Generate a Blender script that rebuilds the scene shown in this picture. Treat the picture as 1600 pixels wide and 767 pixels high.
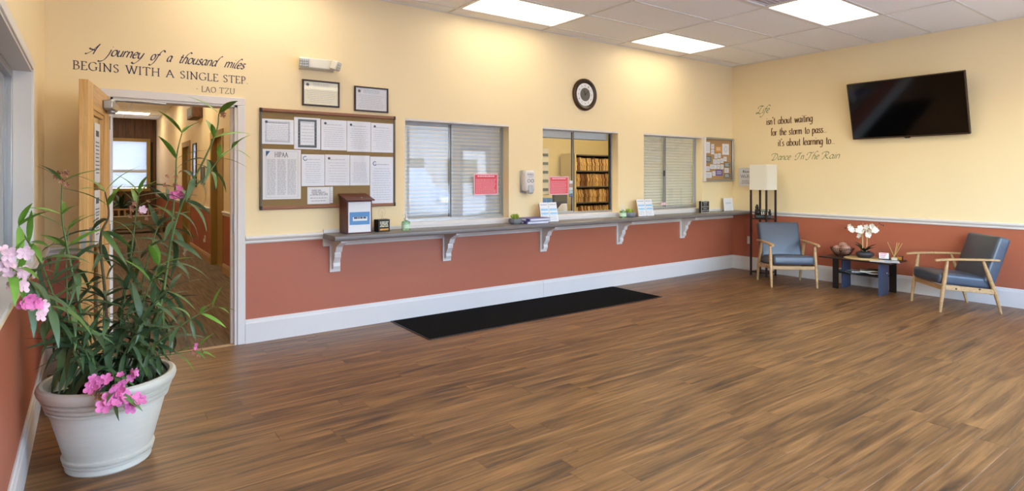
import bpy, bmesh, math, random
from mathutils import Vector, Matrix, Euler
random.seed(11)
for o in list(bpy.data.objects): bpy.data.objects.remove(o)
S = bpy.context.scene
C = S.collection
PI = math.pi
R = math.radians

# ------------------------------------------------------------------ camera
cam_d = bpy.data.cameras.new('camera'); cam = bpy.data.objects.new('camera', cam_d); C.objects.link(cam)
cam.location = (0, 0, 1.40); cam.rotation_euler = (PI/2, 0, -0.6288)
cam_d.sensor_width = 36; cam_d.lens = 910.75/1600*36; cam_d.shift_y = -(383.5-276.24)/1600; cam_d.clip_start = 0.02
S.camera = cam

# ------------------------------------------------------------------ sky, sun, exposure
W = bpy.data.worlds.new('sky'); S.world = W; W.use_nodes = True
wn = W.node_tree.nodes; wl = W.node_tree.links
bg = wn['Background']; sky = wn.new('ShaderNodeTexSky'); sky.sky_type = 'NISHITA'
sky.sun_disc = False; sky.sun_elevation = R(50); sky.sun_rotation = R(0); sky.air_density = 1.2; sky.dust_density = .7; sky.ozone_density = 2.2
wl.new(sky.outputs[0], bg.inputs[0]); bg.inputs[1].default_value = 3.0
sun_d = bpy.data.lights.new('sun', 'SUN'); sun_d.energy = 24.0; sun_d.angle = R(0.6); sun_d.color = (1, .98, .95)
sun = bpy.data.objects.new('sun', sun_d); C.objects.link(sun); sun.location = (4, 30, 30); sun.rotation_euler = Vector((.78, .16, .72)).to_track_quat('Z', 'Y').to_euler()
S.view_settings.view_transform = 'Standard'; S.view_settings.look = 'None'
S.view_settings.exposure = 0.25; S.view_settings.gamma = 1.0; S.view_settings.use_curve_mapping = False
LAMP = 4.7            # radiance of the ceiling diffusers
def portal(x, y, z, w, h, rx):
    d = bpy.data.lights.new('window_portal', 'AREA'); d.shape = 'RECTANGLE'; d.size = w; d.size_y = h
    d.cycles.is_portal = True
    o = bpy.data.objects.new('window_portal', d); C.objects.link(o); o.location = (x, y, z); o.rotation_euler = (rx, 0, 0)
# storefront openings (x0, x1), shared with the front wall below
FRONT = [(0.35, 2.35), (2.45, 4.45), (4.55, 6.95)]
DOORF = (7.1, 7.98)
YF, D, XR, XL, HC = -1.0, 5.277, 8.04, -0.25, 3.0945
for a, b in FRONT: portal((a+b)/2, YF-.1, 1.55, b-a, 2.1, PI/2)
portal(sum(DOORF)/2, YF-.1, 1.1, .9, 2.1, PI/2)

# ------------------------------------------------------------------ helpers
def srgb(r, g, b):
    f = lambda c: (c/255/12.92) if c/255 <= .04045 else ((c/255+.055)/1.055)**2.4
    return (f(r), f(g), f(b), 1)
MATS = {}
def mat(name, col, rough=.5, metal=0, var=0, vscale=8, stretch=(1,1,1), bump=0, bscale=60, spec=.5, emit=None, trans=0, sheen=0, rnd=0, coat=0, alpha=1):
    m = bpy.data.materials.new(name); m.use_nodes = True; n = m.node_tree.nodes; l = m.node_tree.links
    p = n['Principled BSDF']; c = srgb(*col)
    p.inputs['Base Color'].default_value = c; p.inputs['Roughness'].default_value = rough; p.inputs['Metallic'].default_value = metal
    p.inputs['Specular IOR Level'].default_value = spec; p.inputs['Transmission Weight'].default_value = trans
    p.inputs['Sheen Weight'].default_value = sheen; p.inputs['Coat Weight'].default_value = coat; p.inputs['Alpha'].default_value = alpha
    if emit: p.inputs['Emission Color'].default_value = srgb(*emit[0]); p.inputs['Emission Strength'].default_value = emit[1]
    tc = n.new('ShaderNodeTexCoord'); mp = n.new('ShaderNodeMapping'); mp.inputs['Scale'].default_value = stretch
    l.new(tc.outputs['Object'], mp.inputs[0])
    src = None
    if var:
        nz = n.new('ShaderNodeTexNoise'); nz.inputs['Scale'].default_value = vscale; nz.inputs['Detail'].default_value = 5
        l.new(mp.outputs[0], nz.inputs[0])
        mx = n.new('ShaderNodeMix'); mx.data_type = 'RGBA'
        mx.inputs[6].default_value = tuple(max(0, c[i]*(1-var)) for i in range(3))+(1,)
        mx.inputs[7].default_value = tuple(min(1, c[i]*(1+var)) for i in range(3))+(1,)
        l.new(nz.outputs[0], mx.inputs[0]); src = mx.outputs[2]
    if rnd:
        oi = n.new('ShaderNodeObjectInfo'); hs = n.new('ShaderNodeHueSaturation')
        mr = n.new('ShaderNodeMapRange'); mr.inputs[3].default_value = 1-rnd; mr.inputs[4].default_value = 1+rnd
        l.new(oi.outputs['Random'], mr.inputs[0]); l.new(mr.outputs[0], hs.inputs['Value'])
        if src: l.new(src, hs.inputs['Color'])
        else: hs.inputs['Color'].default_value = c
        src = hs.outputs[0]
    if src: l.new(src, p.inputs['Base Color'])
    if bump:
        nb = n.new('ShaderNodeTexNoise'); nb.inputs['Scale'].default_value = bscale; nb.inputs['Detail'].default_value = 4
        l.new(mp.outputs[0], nb.inputs[0]); bp = n.new('ShaderNodeBump'); bp.inputs['Strength'].default_value = bump; bp.inputs['Distance'].default_value = .004
        l.new(nb.outputs[0], bp.inputs['Height']); l.new(bp.outputs[0], p.inputs['Normal'])
    MATS[name] = m; return m
def wood(name, cols, rough=.4, scale=(1.6, 16, 16), rnd=.1, bump=.05, spec=.5, streak=.55, pos=(.30, .47, .72), dist=1.6):
    """grain runs along object X; cols = three tones, dark to light; every object gets its own offset"""
    m = bpy.data.materials.new(name); m.use_nodes = True; n = m.node_tree.nodes; l = m.node_tree.links
    p = n['Principled BSDF']; p.inputs['Roughness'].default_value = rough; p.inputs['Specular IOR Level'].default_value = spec
    tc = n.new('ShaderNodeTexCoord'); oi = n.new('ShaderNodeObjectInfo')
    mul = n.new('ShaderNodeMath'); mul.operation = 'MULTIPLY'; mul.inputs[1].default_value = 57.3; l.new(oi.outputs['Random'], mul.inputs[0])
    add = n.new('ShaderNodeVectorMath'); add.operation = 'ADD'; l.new(tc.outputs['Object'], add.inputs[0]); l.new(mul.outputs[0], add.inputs[1])
    mp = n.new('ShaderNodeMapping'); mp.inputs['Scale'].default_value = scale; l.new(add.outputs[0], mp.inputs[0])
    nz = n.new('ShaderNodeTexNoise'); nz.inputs['Scale'].default_value = 1; nz.inputs['Detail'].default_value = 7; nz.inputs['Distortion'].default_value = dist; nz.inputs['Roughness'].default_value = .62
    l.new(mp.outputs[0], nz.inputs[0])
    mp2 = n.new('ShaderNodeMapping'); mp2.inputs['Scale'].default_value = (scale[0]*2.0, scale[1]*7, scale[2]*7); l.new(add.outputs[0], mp2.inputs[0])
    n2 = n.new('ShaderNodeTexNoise'); n2.inputs['Scale'].default_value = 1; n2.inputs['Detail'].default_value = 4; n2.inputs['Distortion'].default_value = .6
    l.new(mp2.outputs[0], n2.inputs[0])
    cr = n.new('ShaderNodeValToRGB'); e = cr.color_ramp.elements
    e[0].position = pos[0]; e[0].color = srgb(*cols[0]); e[1].position = pos[2]; e[1].color = srgb(*cols[2])
    k = e.new(pos[1]); k.color = srgb(*cols[1])
    l.new(nz.outputs[0], cr.inputs[0])
    mr2 = n.new('ShaderNodeMapRange'); mr2.inputs[1].default_value = .3; mr2.inputs[2].default_value = .7; mr2.inputs[3].default_value = 1-streak*.5; mr2.inputs[4].default_value = 1+streak*.35
    l.new(n2.outputs[0], mr2.inputs[0])
    mr = n.new('ShaderNodeMapRange'); mr.inputs[3].default_value = 1-rnd; mr.inputs[4].default_value = 1+rnd; l.new(oi.outputs['Random'], mr.inputs[0])
    mm = n.new('ShaderNodeMath'); mm.operation = 'MULTIPLY'; l.new(mr.outputs[0], mm.inputs[0]); l.new(mr2.outputs[0], mm.inputs[1])
    hs = n.new('ShaderNodeHueSaturation'); l.new(cr.outputs[0], hs.inputs['Color']); l.new(mm.outputs[0], hs.inputs['Value'])
    l.new(hs.outputs[0], p.inputs['Base Color'])
    bp = n.new('ShaderNodeBump'); bp.inputs['Strength'].default_value = bump; bp.inputs['Distance'].default_value = .002; l.new(n2.outputs[0], bp.inputs['Height']); l.new(bp.outputs[0], p.inputs['Normal'])
    MATS[name] = m; return m
def glassmat(name, tint=(1,1,1,1), f0=.045):
    m = bpy.data.materials.new(name); m.use_nodes = True; n = m.node_tree.nodes; l = m.node_tree.links
    n.remove(n['Principled BSDF']); out = n['Material Output']
    tr = n.new('ShaderNodeBsdfTransparent'); tr.inputs[0].default_value = tint
    gl = n.new('ShaderNodeBsdfGlossy'); gl.inputs['Roughness'].default_value = 0.0
    lw = n.new('ShaderNodeLayerWeight'); lw.inputs[0].default_value = .5
    pw = n.new('ShaderNodeMath'); pw.operation = 'POWER'; pw.inputs[1].default_value = 5; l.new(lw.outputs['Facing'], pw.inputs[0])
    ma = n.new('ShaderNodeMath'); ma.operation = 'MULTIPLY_ADD'; ma.inputs[1].default_value = 1-f0; ma.inputs[2].default_value = f0; l.new(pw.outputs[0], ma.inputs[0])
    mx = n.new('ShaderNodeMixShader'); l.new(ma.outputs[0], mx.inputs[0]); l.new(tr.outputs[0], mx.inputs[1]); l.new(gl.outputs[0], mx.inputs[2])
    l.new(mx.outputs[0], out.inputs[0]); MATS[name] = m; return m

class MB:
    def __init__(s): s.v = []; s.f = []; s.m = []; s.cur = 0
    def add(s, vs, fs):
        b = len(s.v); s.v += [tuple(p) for p in vs]; s.f += [tuple(b+i for i in f) for f in fs]; s.m += [s.cur]*len(fs); return s
    def box(s, x0, y0, z0, x1, y1, z1, M=None):
        vs = [Vector(p) for p in ((x0,y0,z0),(x1,y0,z0),(x1,y1,z0),(x0,y1,z0),(x0,y0,z1),(x1,y0,z1),(x1,y1,z1),(x0,y1,z1))]
        if M is not None: vs = [M @ p for p in vs]
        return s.add(vs, [(0,3,2,1),(4,5,6,7),(0,1,5,4),(1,2,6,5),(2,3,7,6),(3,0,4,7)])
    def cbox(s, c, d, M=None):
        return s.box(c[0]-d[0]/2, c[1]-d[1]/2, c[2]-d[2]/2, c[0]+d[0]/2, c[1]+d[1]/2, c[2]+d[2]/2, M)
    def prism(s, pts, a, b, axis='x'):
        """closed polygon extruded from a to b along axis; pts are the two other coordinates in xyz order"""
        def P(t, p): return {'x': (t,p[0],p[1]), 'y': (p[0],t,p[1]), 'z': (p[0],p[1],t)}[axis]
        n = len(pts); vs = [P(a,p) for p in pts]+[P(b,p) for p in pts]
        fs = [(i,(i+1)%n,n+(i+1)%n,n+i) for i in range(n)]+[tuple(range(n))[::-1], tuple(range(n,2*n))]
        return s.add(vs, fs)
    def lathe(s, prof, c=(0,0,0), seg=24, ang=None):
        vs = []; fs = []; n = len(prof)
        for i in range(seg):
            a = 2*PI*i/seg
            for r, z in prof: vs.append((c[0]+r*math.cos(a), c[1]+r*math.sin(a), c[2]+z))
        for i in range(seg):
            j = (i+1)%seg
            for k in range(n-1): fs.append((i*n+k, j*n+k, j*n+k+1, i*n+k+1))
        if prof[0][0] > 1e-6: fs.append(tuple(i*n for i in range(seg))[::-1])
        if prof[-1][0] > 1e-6: fs.append(tuple(i*n+n-1 for i in range(seg)))
        return s.add(vs, fs)
    def tube(s, path, rad, seg=8, cap=True):
        path = [Vector(p) for p in path]; n = len(path)
        rads = rad if isinstance(rad, (list, tuple)) else [rad]*n
        vs = []; fs = []; up = Vector((0,0,1))
        for i, p in enumerate(path):
            t = (path[min(i+1,n-1)]-path[max(i-1,0)]).normalized()
            if abs(t.dot(up)) > .95: up = Vector((1,0,0)) if abs(t.x) < .9 else Vector((0,1,0))
            a = t.cross(up).normalized(); b = a.cross(t).normalized(); up = b
            for k in range(seg):
                q = 2*PI*k/seg; vs.append(p+(a*math.cos(q)+b*math.sin(q))*rads[i])
        for i in range(n-1):
            for k in range(seg):
                j = (k+1)%seg; fs.append((i*seg+k, i*seg+j, (i+1)*seg+j, (i+1)*seg+k))
        if cap: fs += [tuple(range(seg)), tuple(range((n-1)*seg, n*seg))[::-1]]
        return s.add(vs, fs)
    def ball(s, c, r, u=12, w=8):
        rr = r if isinstance(r, (tuple, list)) else (r,r,r)
        b = MB(); b.lathe([(max(1e-7, math.sin(PI*k/w)), -math.cos(PI*k/w)) for k in range(w+1)], seg=u)
        return s.add([(c[0]+p[0]*rr[0], c[1]+p[1]*rr[1], c[2]+p[2]*rr[2]) for p in b.v], b.f)
    def strip(s, pts, widths):
        """flat ribbon in local XZ plane at y (third value), pts (x,z,y)"""
        n = len(pts)
        return s
    def xf(s, M): s.v = [tuple(M @ Vector(p)) for p in s.v]; return s
    def mesh(s, name, mats, smooth=False):
        me = bpy.data.meshes.new(name); me.from_pydata(s.v, [], s.f); me.validate(); 
        for m in (mats if isinstance(mats, (list, tuple)) else [mats]): me.materials.append(MATS[m] if isinstance(m, str) else m)
        if len(me.polygons) == len(s.m):
            me.polygons.foreach_set('material_index', s.m)
        bm = bmesh.new(); bm.from_mesh(me); bmesh.ops.recalc_face_normals(bm, faces=bm.faces); bm.to_mesh(me); bm.free()
        if smooth:
            me.polygons.foreach_set('use_smooth', [True]*len(me.polygons))
            try: me.set_sharp_from_angle(angle=R(38))
            except Exception: pass
        me.update(); return me
    def build(s, name, mats, parent=None, smooth=False, bevel=0, loc=None, rot=None, kind=None, seg=2):
        o = bpy.data.objects.new(name, s.mesh(name, mats, smooth or bevel > 0)); C.objects.link(o)
        if loc: o.location = loc
        if rot: o.rotation_euler = rot
        if parent: o.parent = parent
        if bevel:
            b = o.modifiers.new('bevel', 'BEVEL'); b.width = bevel; b.segments = seg; b.limit_method = 'ANGLE'; b.angle_limit = R(40)
        if kind: o['kind'] = kind
        if name.startswith('printed_'): o['kind'] = 'stuff'
        return o
def inst(name, me, parent=None, loc=(0,0,0), rot=(0,0,0), scale=None):
    o = bpy.data.objects.new(name, me); C.objects.link(o); o.location = loc; o.rotation_euler = rot
    if scale: o.scale = scale
    if parent: o.parent = parent
    return o
def tag(o, label, cat, group=None):
    o['label'] = label; o['category'] = cat
    if group: o['group'] = group
    return o
def thing(name, label, cat, loc=(0,0,0), rz=0, group=None, rot=None):
    o = bpy.data.objects.new(name, None); C.objects.link(o); o.location = loc; o.rotation_euler = rot or (0,0,rz); o.empty_display_size = .1
    return tag(o, label, cat, group)
def struct(o, label=None):
    o['kind'] = 'structure'
    if label: o['label'] = label
    return o
def sempty(name, loc=(0,0,0), rz=0):
    o = bpy.data.objects.new(name, None); C.objects.link(o); o.location = loc; o.rotation_euler = (0,0,rz); o['kind'] = 'structure'; o.empty_display_size = .1
    return o
def kids(o): return [c for c in bpy.data.objects if c.parent == o]
def copy_tree(o, parent=None):
    c = o.copy(); C.objects.link(c); c.parent = parent
    for ch in kids(o): copy_tree(ch, c)
    return c
def catmull(pts, n=6):
    pts = [Vector(p) for p in pts]
    if len(pts) < 3: return pts
    P = [pts[0]*2-pts[1]]+pts+[pts[-1]*2-pts[-2]]; out = []
    for i in range(1, len(P)-2):
        for k in range(n):
            t = k/n; a, b, c, d = P[i-1], P[i], P[i+1], P[i+2]
            out.append(.5*((2*b)+(c-a)*t+(2*a-5*b+4*c-d)*t*t+(3*b-a-3*c+d)*t**3))
    out.append(pts[-1]); return out

# ------------------------------------------------------------------ materials
mat('yellow', (241, 219, 174), .55, var=.03, vscale=1.5, bump=.08, bscale=220)
mat('terracotta', (176, 100, 74), .42, var=.04, vscale=1.2, bump=.08, bscale=220)
mat('white', (220, 214, 211), .38, var=.02, vscale=5)
mat('white_matt', (238, 236, 232), .6)
mat('off_white', (226, 222, 208), .5)
mat('tile', (246, 243, 239), .85, var=.05, vscale=90, bump=.35, bscale=160)
mat('tbar', (226, 222, 214), .5)
mat('dark_gap', (38, 30, 24), .8)
mat('ledge', (112, 106, 104), .32, var=.14, vscale=160, spec=.5)
mat('diffuser', (255, 255, 255), .5, emit=((255, 242, 216), LAMP))
mat('diffuser_hall', (255, 255, 255), .5, emit=((255, 242, 216), 9.0))
mat('aluminium', (176, 178, 180), .35, metal=.8)
mat('sash_grey', (176, 180, 182), .45)
mat('dark_metal', (62, 62, 62), .4, metal=.6)
mat('shutter', (196, 206, 214), .5, var=.04)
mat('shutter_green', (214, 216, 200), .5, var=.04)
mat('bronze', (66, 50, 34), .38, metal=.35, var=.3, vscale=40)
mat('black', (20, 19, 19), .45)
mat('black_gloss', (9, 9, 10), .08)
mat('screen', (6, 6, 7), .07, spec=.6)
mat('paper', (224, 225, 230), .4)
mat('paper_sleeve', (216, 218, 226), .22, var=.03, vscale=25, bump=.5, bscale=22, coat=.4)
mat('paper_cream', (232, 228, 205), .35)
mat('ink', (84, 86, 98), .7)
mat('ink_light', (174, 177, 190), .7)
mat('ink_blue', (62, 92, 140), .7)
mat('quote_blue', (58, 56, 84), .6)
mat('quote_brown', (86, 52, 24), .6)
mat('quote_green', (62, 98, 44), .6)
mat('cork', (142, 118, 80), .9, var=.3, vscale=220, bump=.5, bscale=200)
mat('cork_light', (172, 136, 92), .9, var=.15, vscale=220, bump=.5, bscale=200)
mat('red_paper', (226, 78, 92), .4)
mat('mahogany', (88, 38, 28), .35, var=.15, vscale=20, stretch=(1,1,.12))
mat('blue_print', (84, 140, 196), .4)
mat('sky_print', (150, 196, 226), .4)
mat('rubber_mat', (17, 15, 14), .98, var=.5, vscale=240, bump=1, bscale=300, spec=.1)
mat('leather', (66, 74, 88), .34, var=.06, vscale=12, bump=.15, bscale=260, spec=.6)
mat('table_black', (20, 17, 17), .3, spec=.6)
mat('table_blue', (64, 78, 106), .4)
mat('espresso', (44, 25, 20), .4)
mat('linen', (226, 220, 204), .8, bump=.2, bscale=400)
mat('pot', (206, 200, 186), .42, var=.07, vscale=9, stretch=(1,1,9), bump=.06, bscale=60)
mat('soil', (38, 26, 20), .95, var=.5, vscale=60, bump=1, bscale=80)
mat('leaf_dark', (74, 100, 64), .42, var=.2, vscale=14, rnd=.25)
mat('leaf_mid', (90, 118, 62), .42, var=.2, vscale=14, rnd=.25)
mat('leaf_new', (104, 148, 52), .42, var=.15, vscale=14, rnd=.2)
mat('stem_green', (96, 118, 66), .6)
mat('stem_brown', (92, 76, 50), .8, var=.2, vscale=40)
mat('petal_pink', (226, 120, 176), .55, var=.15, vscale=30, rnd=.12)
mat('petal_pale', (236, 196, 208), .55, var=.1, vscale=30, rnd=.1)
mat('petal_dry', (172, 120, 96), .8, var=.25, vscale=40)
mat('petal_white', (244, 240, 230), .5, var=.04)
mat('orchid_leaf', (28, 52, 30), .35)
mat('stake', (206, 180, 110), .6)
mat('stone_pot', (48, 48, 56), .4, var=.08, vscale=40)
mat('woven', (204, 174, 122), .85, var=.12, vscale=120, bump=.6, bscale=160)
mat('ball', (170, 128, 110), .6, var=.45, vscale=26, bump=.5, bscale=40)
mat('wire', (52, 30, 24), .45, metal=.2)
mat('manila', (232, 194, 126), .7, rnd=.25)
mat('folder_dark', (156, 108, 66), .7, rnd=.3)
mat('metal_shelf', (96, 92, 84), .5)
mat('carpet', (104, 86, 66), .95, var=1.3, vscale=1, stretch=(46, 2.2, 1), bump=.3, bscale=20)
mat('door_tan', (160, 128, 66), .5, var=.06, vscale=3, stretch=(6,6,.6))
mat('green_gel', (186, 232, 192), .08, trans=.85, spec=.5)
mat('gel_label', (196, 226, 196), .4)
mat('clear_plastic', (235, 238, 238), .08, trans=.9)
mat('purple', (84, 76, 150), .45)
mat('asphalt', (128, 129, 132), .9, var=.15, vscale=8)
mat('concrete', (212, 212, 212), .85, var=.08, vscale=5)
mat('car_paint', (150, 160, 176), .2, spec=.6, coat=.6)
mat('car_glass', (24, 30, 36), .05)
mat('tyre', (20, 20, 20), .8)
mat('lens', (220, 224, 230), .12, metal=.4)
mat('succulent', (166, 184, 74), .5, var=.25, vscale=40, rnd=.2)
mat('grey_bowl', (120, 122, 130), .5, var=.1)
mat('brown_card', (186, 150, 110), .7)
mat('orange_card', (214, 150, 52), .5)
mat('violet_card', (96, 72, 150), .5)
mat('slate_card', (96, 106, 112), .5)
mat('led', (225, 226, 214), .25, spec=.6)
mat('plaster_office', (226, 206, 150), .6)
mat('blind', (214, 218, 226), .5)
_n = MATS['blind'].node_tree.nodes; _l = MATS['blind'].node_tree.links; _t = _n.new('ShaderNodeBsdfTranslucent'); _t.inputs[0].default_value = (.55, .57, .62, 1); _m = _n.new('ShaderNodeMixShader'); _m.inputs[0].default_value = .3
_l.new(_n['Principled BSDF'].outputs[0], _m.inputs[1]); _l.new(_t.outputs[0], _m.inputs[2]); _l.new(_m.outputs[0], _n['Material Output'].inputs[0])
mat('bench', (150, 138, 104), .7)
mat('pale_facade', (150, 148, 146), .8, var=.05)
mat('phone_screen', (150, 160, 140), .2)
wood('floor_wood', ((66, 47, 35), (116, 82, 49), (150, 109, 66)), rough=.36, scale=(.9, 9, 9), rnd=.05, bump=.06, spec=.4, streak=.8, pos=(.30, .46, .66), dist=1.8)
wood('beech', ((158, 120, 78), (182, 144, 98), (200, 164, 118)), rough=.42, scale=(3, 30, 30), rnd=.05, streak=.2)
wood('oak_door', ((184, 136, 78), (210, 164, 102), (224, 184, 124)), rough=.4, scale=(1.2, 12, 12), rnd=.05, streak=.25)
wood('panel_wood', ((58, 34, 18), (86, 52, 26), (112, 70, 36)), rough=.5, scale=(1.2, 9, 9), rnd=.12, streak=.3)
wood('frame_wood', ((112, 66, 38), (140, 88, 56), (160, 106, 70)), rough=.4, scale=(2, 40, 40), rnd=.04, streak=.25)
glassmat('glass', f0=.055); glassmat('glass_store', f0=.04); glassmat('glass_clear', f0=.03)

# ------------------------------------------------------------------ text
def font_mesh(name, txt, matn, parent, x0, x1, z0, height, y=-.001, loc=(0,0,0)):
    """plain lettering in the local XZ plane facing -Y, fitted to x0..x1 with cap height"""
    cu = bpy.data.curves.new('t', 'FONT'); cu.body = txt; cu.size = 1; cu.resolution_u = 2
    ob = bpy.data.objects.new('t', cu); C.objects.link(ob)
    dg = bpy.context.evaluated_depsgraph_get(); me = bpy.data.meshes.new_from_object(ob.evaluated_get(dg))
    bpy.data.objects.remove(ob)
    xs = [v.co.x for v in me.vertices]; ys = [v.co.y for v in me.vertices]
    if not xs: return None
    a, b = min(xs), max(xs); h = max(ys)-min(0, min(ys)*0)
    for v in me.vertices: v.co = Vector((x0+(v.co.x-a)/(b-a)*(x1-x0), y, z0+v.co.y/h*height))
    me.materials.clear(); me.materials.append(MATS[matn])
    me.name = name; o = bpy.data.objects.new(name, me); C.objects.link(o); o.parent = parent; o.location = loc
    return o
# single-stroke letters drawn with a broad-nib pen; x-height 1
bowl = [(.74,.78),(.52,1.0),(.2,.86),(.07,.45),(.22,.05),(.48,.08),(.74,.42)]
rb = [(.1,.62),(.36,1.0),(.68,.86),(.76,.46),(.56,.03),(.26,.04),(.1,.22)]
arch = [(.1,.6),(.34,.98),(.62,.92),(.7,.6),(.7,0)]
LOW = {
 'a': (.95, [bowl, [(.77,1.0),(.75,.35),(.82,.04),(.95,.1)]]), 'b': (.9, [[(.1,1.75),(.1,.05)], rb]),
 'c': (.78, [[(.7,.8),(.45,1.0),(.16,.82),(.07,.45),(.24,.06),(.5,.03),(.72,.2)]]),
 'd': (.95, [bowl, [(.77,1.75),(.75,.35),(.82,.04),(.95,.1)]]),
 'e': (.78, [[(.1,.5),(.45,.56),(.7,.74),(.5,1.0),(.2,.86),(.07,.45),(.24,.06),(.5,.03),(.72,.22)]]),
 'f': (.58, [[(.66,1.6),(.46,1.76),(.3,1.45),(.27,0)], [(.05,1.0),(.58,1.0)]]),
 'g': (.92, [bowl, [(.77,1.0),(.75,0),(.6,-.5),(.32,-.6),(.08,-.42)]]),
 'h': (.85, [[(.1,1.75),(.1,0)], arch]), 'i': (.32, [[(.14,1),(.14,0)], [(.1,1.38),(.19,1.5)]]),
 'l': (.32, [[(.14,1.75),(.14,0)]]),
 'm': (1.34, [[(.1,1),(.1,0)], [(.1,.6),(.3,.98),(.56,.92),(.62,.6),(.62,0)], [(.62,.6),(.84,.98),(1.1,.92),(1.16,.6),(1.16,0)]]),
 'n': (.85, [[(.1,1),(.1,0)], arch]),
 'o': (.85, [[(.42,1.0),(.15,.86),(.06,.5),(.16,.12),(.42,0),(.68,.14),(.78,.5),(.68,.88),(.42,1.0)]]),
 'p': (.9, [[(.1,1),(.1,-.62)], rb]), 'r': (.56, [[(.1,1),(.1,0)], [(.1,.6),(.28,.94),(.55,.95)]]),
 's': (.64, [[(.56,.86),(.34,1.0),(.12,.8),(.3,.56),(.54,.34),(.48,.08),(.24,.02),(.04,.18)]]),
 't': (.58, [[(.28,1.45),(.27,.25),(.38,.03),(.58,.1)], [(.04,1),(.54,1)]]),
 'u': (.88, [[(.1,1),(.1,.35),(.28,.03),(.56,.12),(.7,.45)], [(.71,1),(.71,.1),(.85,.06)]]),
 'w': (1.14, [[(.05,1),(.32,0)], [(.32,0),(.57,.92)], [(.57,.92),(.84,0)], [(.84,0),(1.1,1)]]),
 "'": (.25, [[(.12,1.75),(.08,1.4)]]), '.': (.3, [[(.1,.03),(.19,.1)]]), ' ': (.72, [])}
SCR = dict(LOW)
SCR.update({
 'j': (.42, [[(.2,1),(.14,.1),(-.15,-.75),(-.7,-1.05),(-1.0,-.95)], [(.2,1.42),(.3,1.5)]]),
 'y': (.92, [[(.08,1),(.1,.4),(.3,.05),(.6,.25),(.78,1.0)], [(.78,1),(.66,.1),(.3,-.6),(-.1,-.9),(-.45,-.75),(-.3,-.65)]]),
 'f': (.6, [[(1.3,1.5),(1.0,1.8),(.6,1.6),(.34,.9),(.15,-.2),(-.2,-.8),(-.6,-.85),(-.55,-.65)], [(.0,1.0),(.66,1.0)]]),
 'h': (.88, [[(1.0,1.75),(.75,1.95),(.35,1.5),(.12,.6),(.08,0)], arch+[(.88,.1)]]),
 'd': (.95, [bowl, [(1.35,1.75),(1.2,1.85),(.95,1.5),(.78,.9),(.74,.35),(.82,.04),(.95,.1)]]),
 'l': (.42, [[(.9,1.6),(.75,1.8),(.4,1.4),(.15,.6),(.12,.1),(.4,.08)]]),
 'A': (1.7, [[(-.6,.05),(-.3,-.02),(.5,.55),(1.35,1.75)], [(1.35,1.75),(1.1,.9),(1.0,.0)], [(-.1,1.0),(-.2,.85),(.3,.75),(1.1,.65)]]),
 'L': (1.3, [[(-.1,1.1),(-.2,1.5),(.4,1.75),(.9,1.6)], [(1.1,1.6),(.8,1.75),(.5,1.0),(.3,.2),(-.2,-.05),(-.3,.2),(.2,.2),(.7,-.1),(1.2,.15)]]),
 'D': (1.5, [[(.5,1.5),(.4,.8),(.2,.1),(-.1,.0)], [(-.5,1.2),(-.4,1.55),(.3,1.7),(1.0,1.5),(1.25,.9),(.9,.2),(.3,-.05),(-.1,.05)]]),
 'I': (1.1, [[(-.4,.6),(-.5,1.1),(0,1.55),(.6,1.6),(1.0,1.75)], [(.6,1.6),(.45,.8),(.2,.05),(-.3,-.1),(-.4,.15)]]),
 'T': (1.15, [[(-.3,1.0),(-.35,1.4),(.1,1.7),(.7,1.6),(1.2,1.8)], [(.6,1.62),(.5,.8),(.25,.0),(-.2,-.15),(-.3,.1)]]),
 'R': (1.4, [[(.5,1.5),(.4,.8),(.2,.05),(-.05,0)], [(-.3,1.1),(-.3,1.5),(.4,1.75),(1.0,1.5),(.9,1.0),(.4,.85)], [(.5,.85),(.85,.3),(1.3,.05)]])})
def serif(x, y, w=.13): return [(x-w, y), (x+w, y)]
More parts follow.
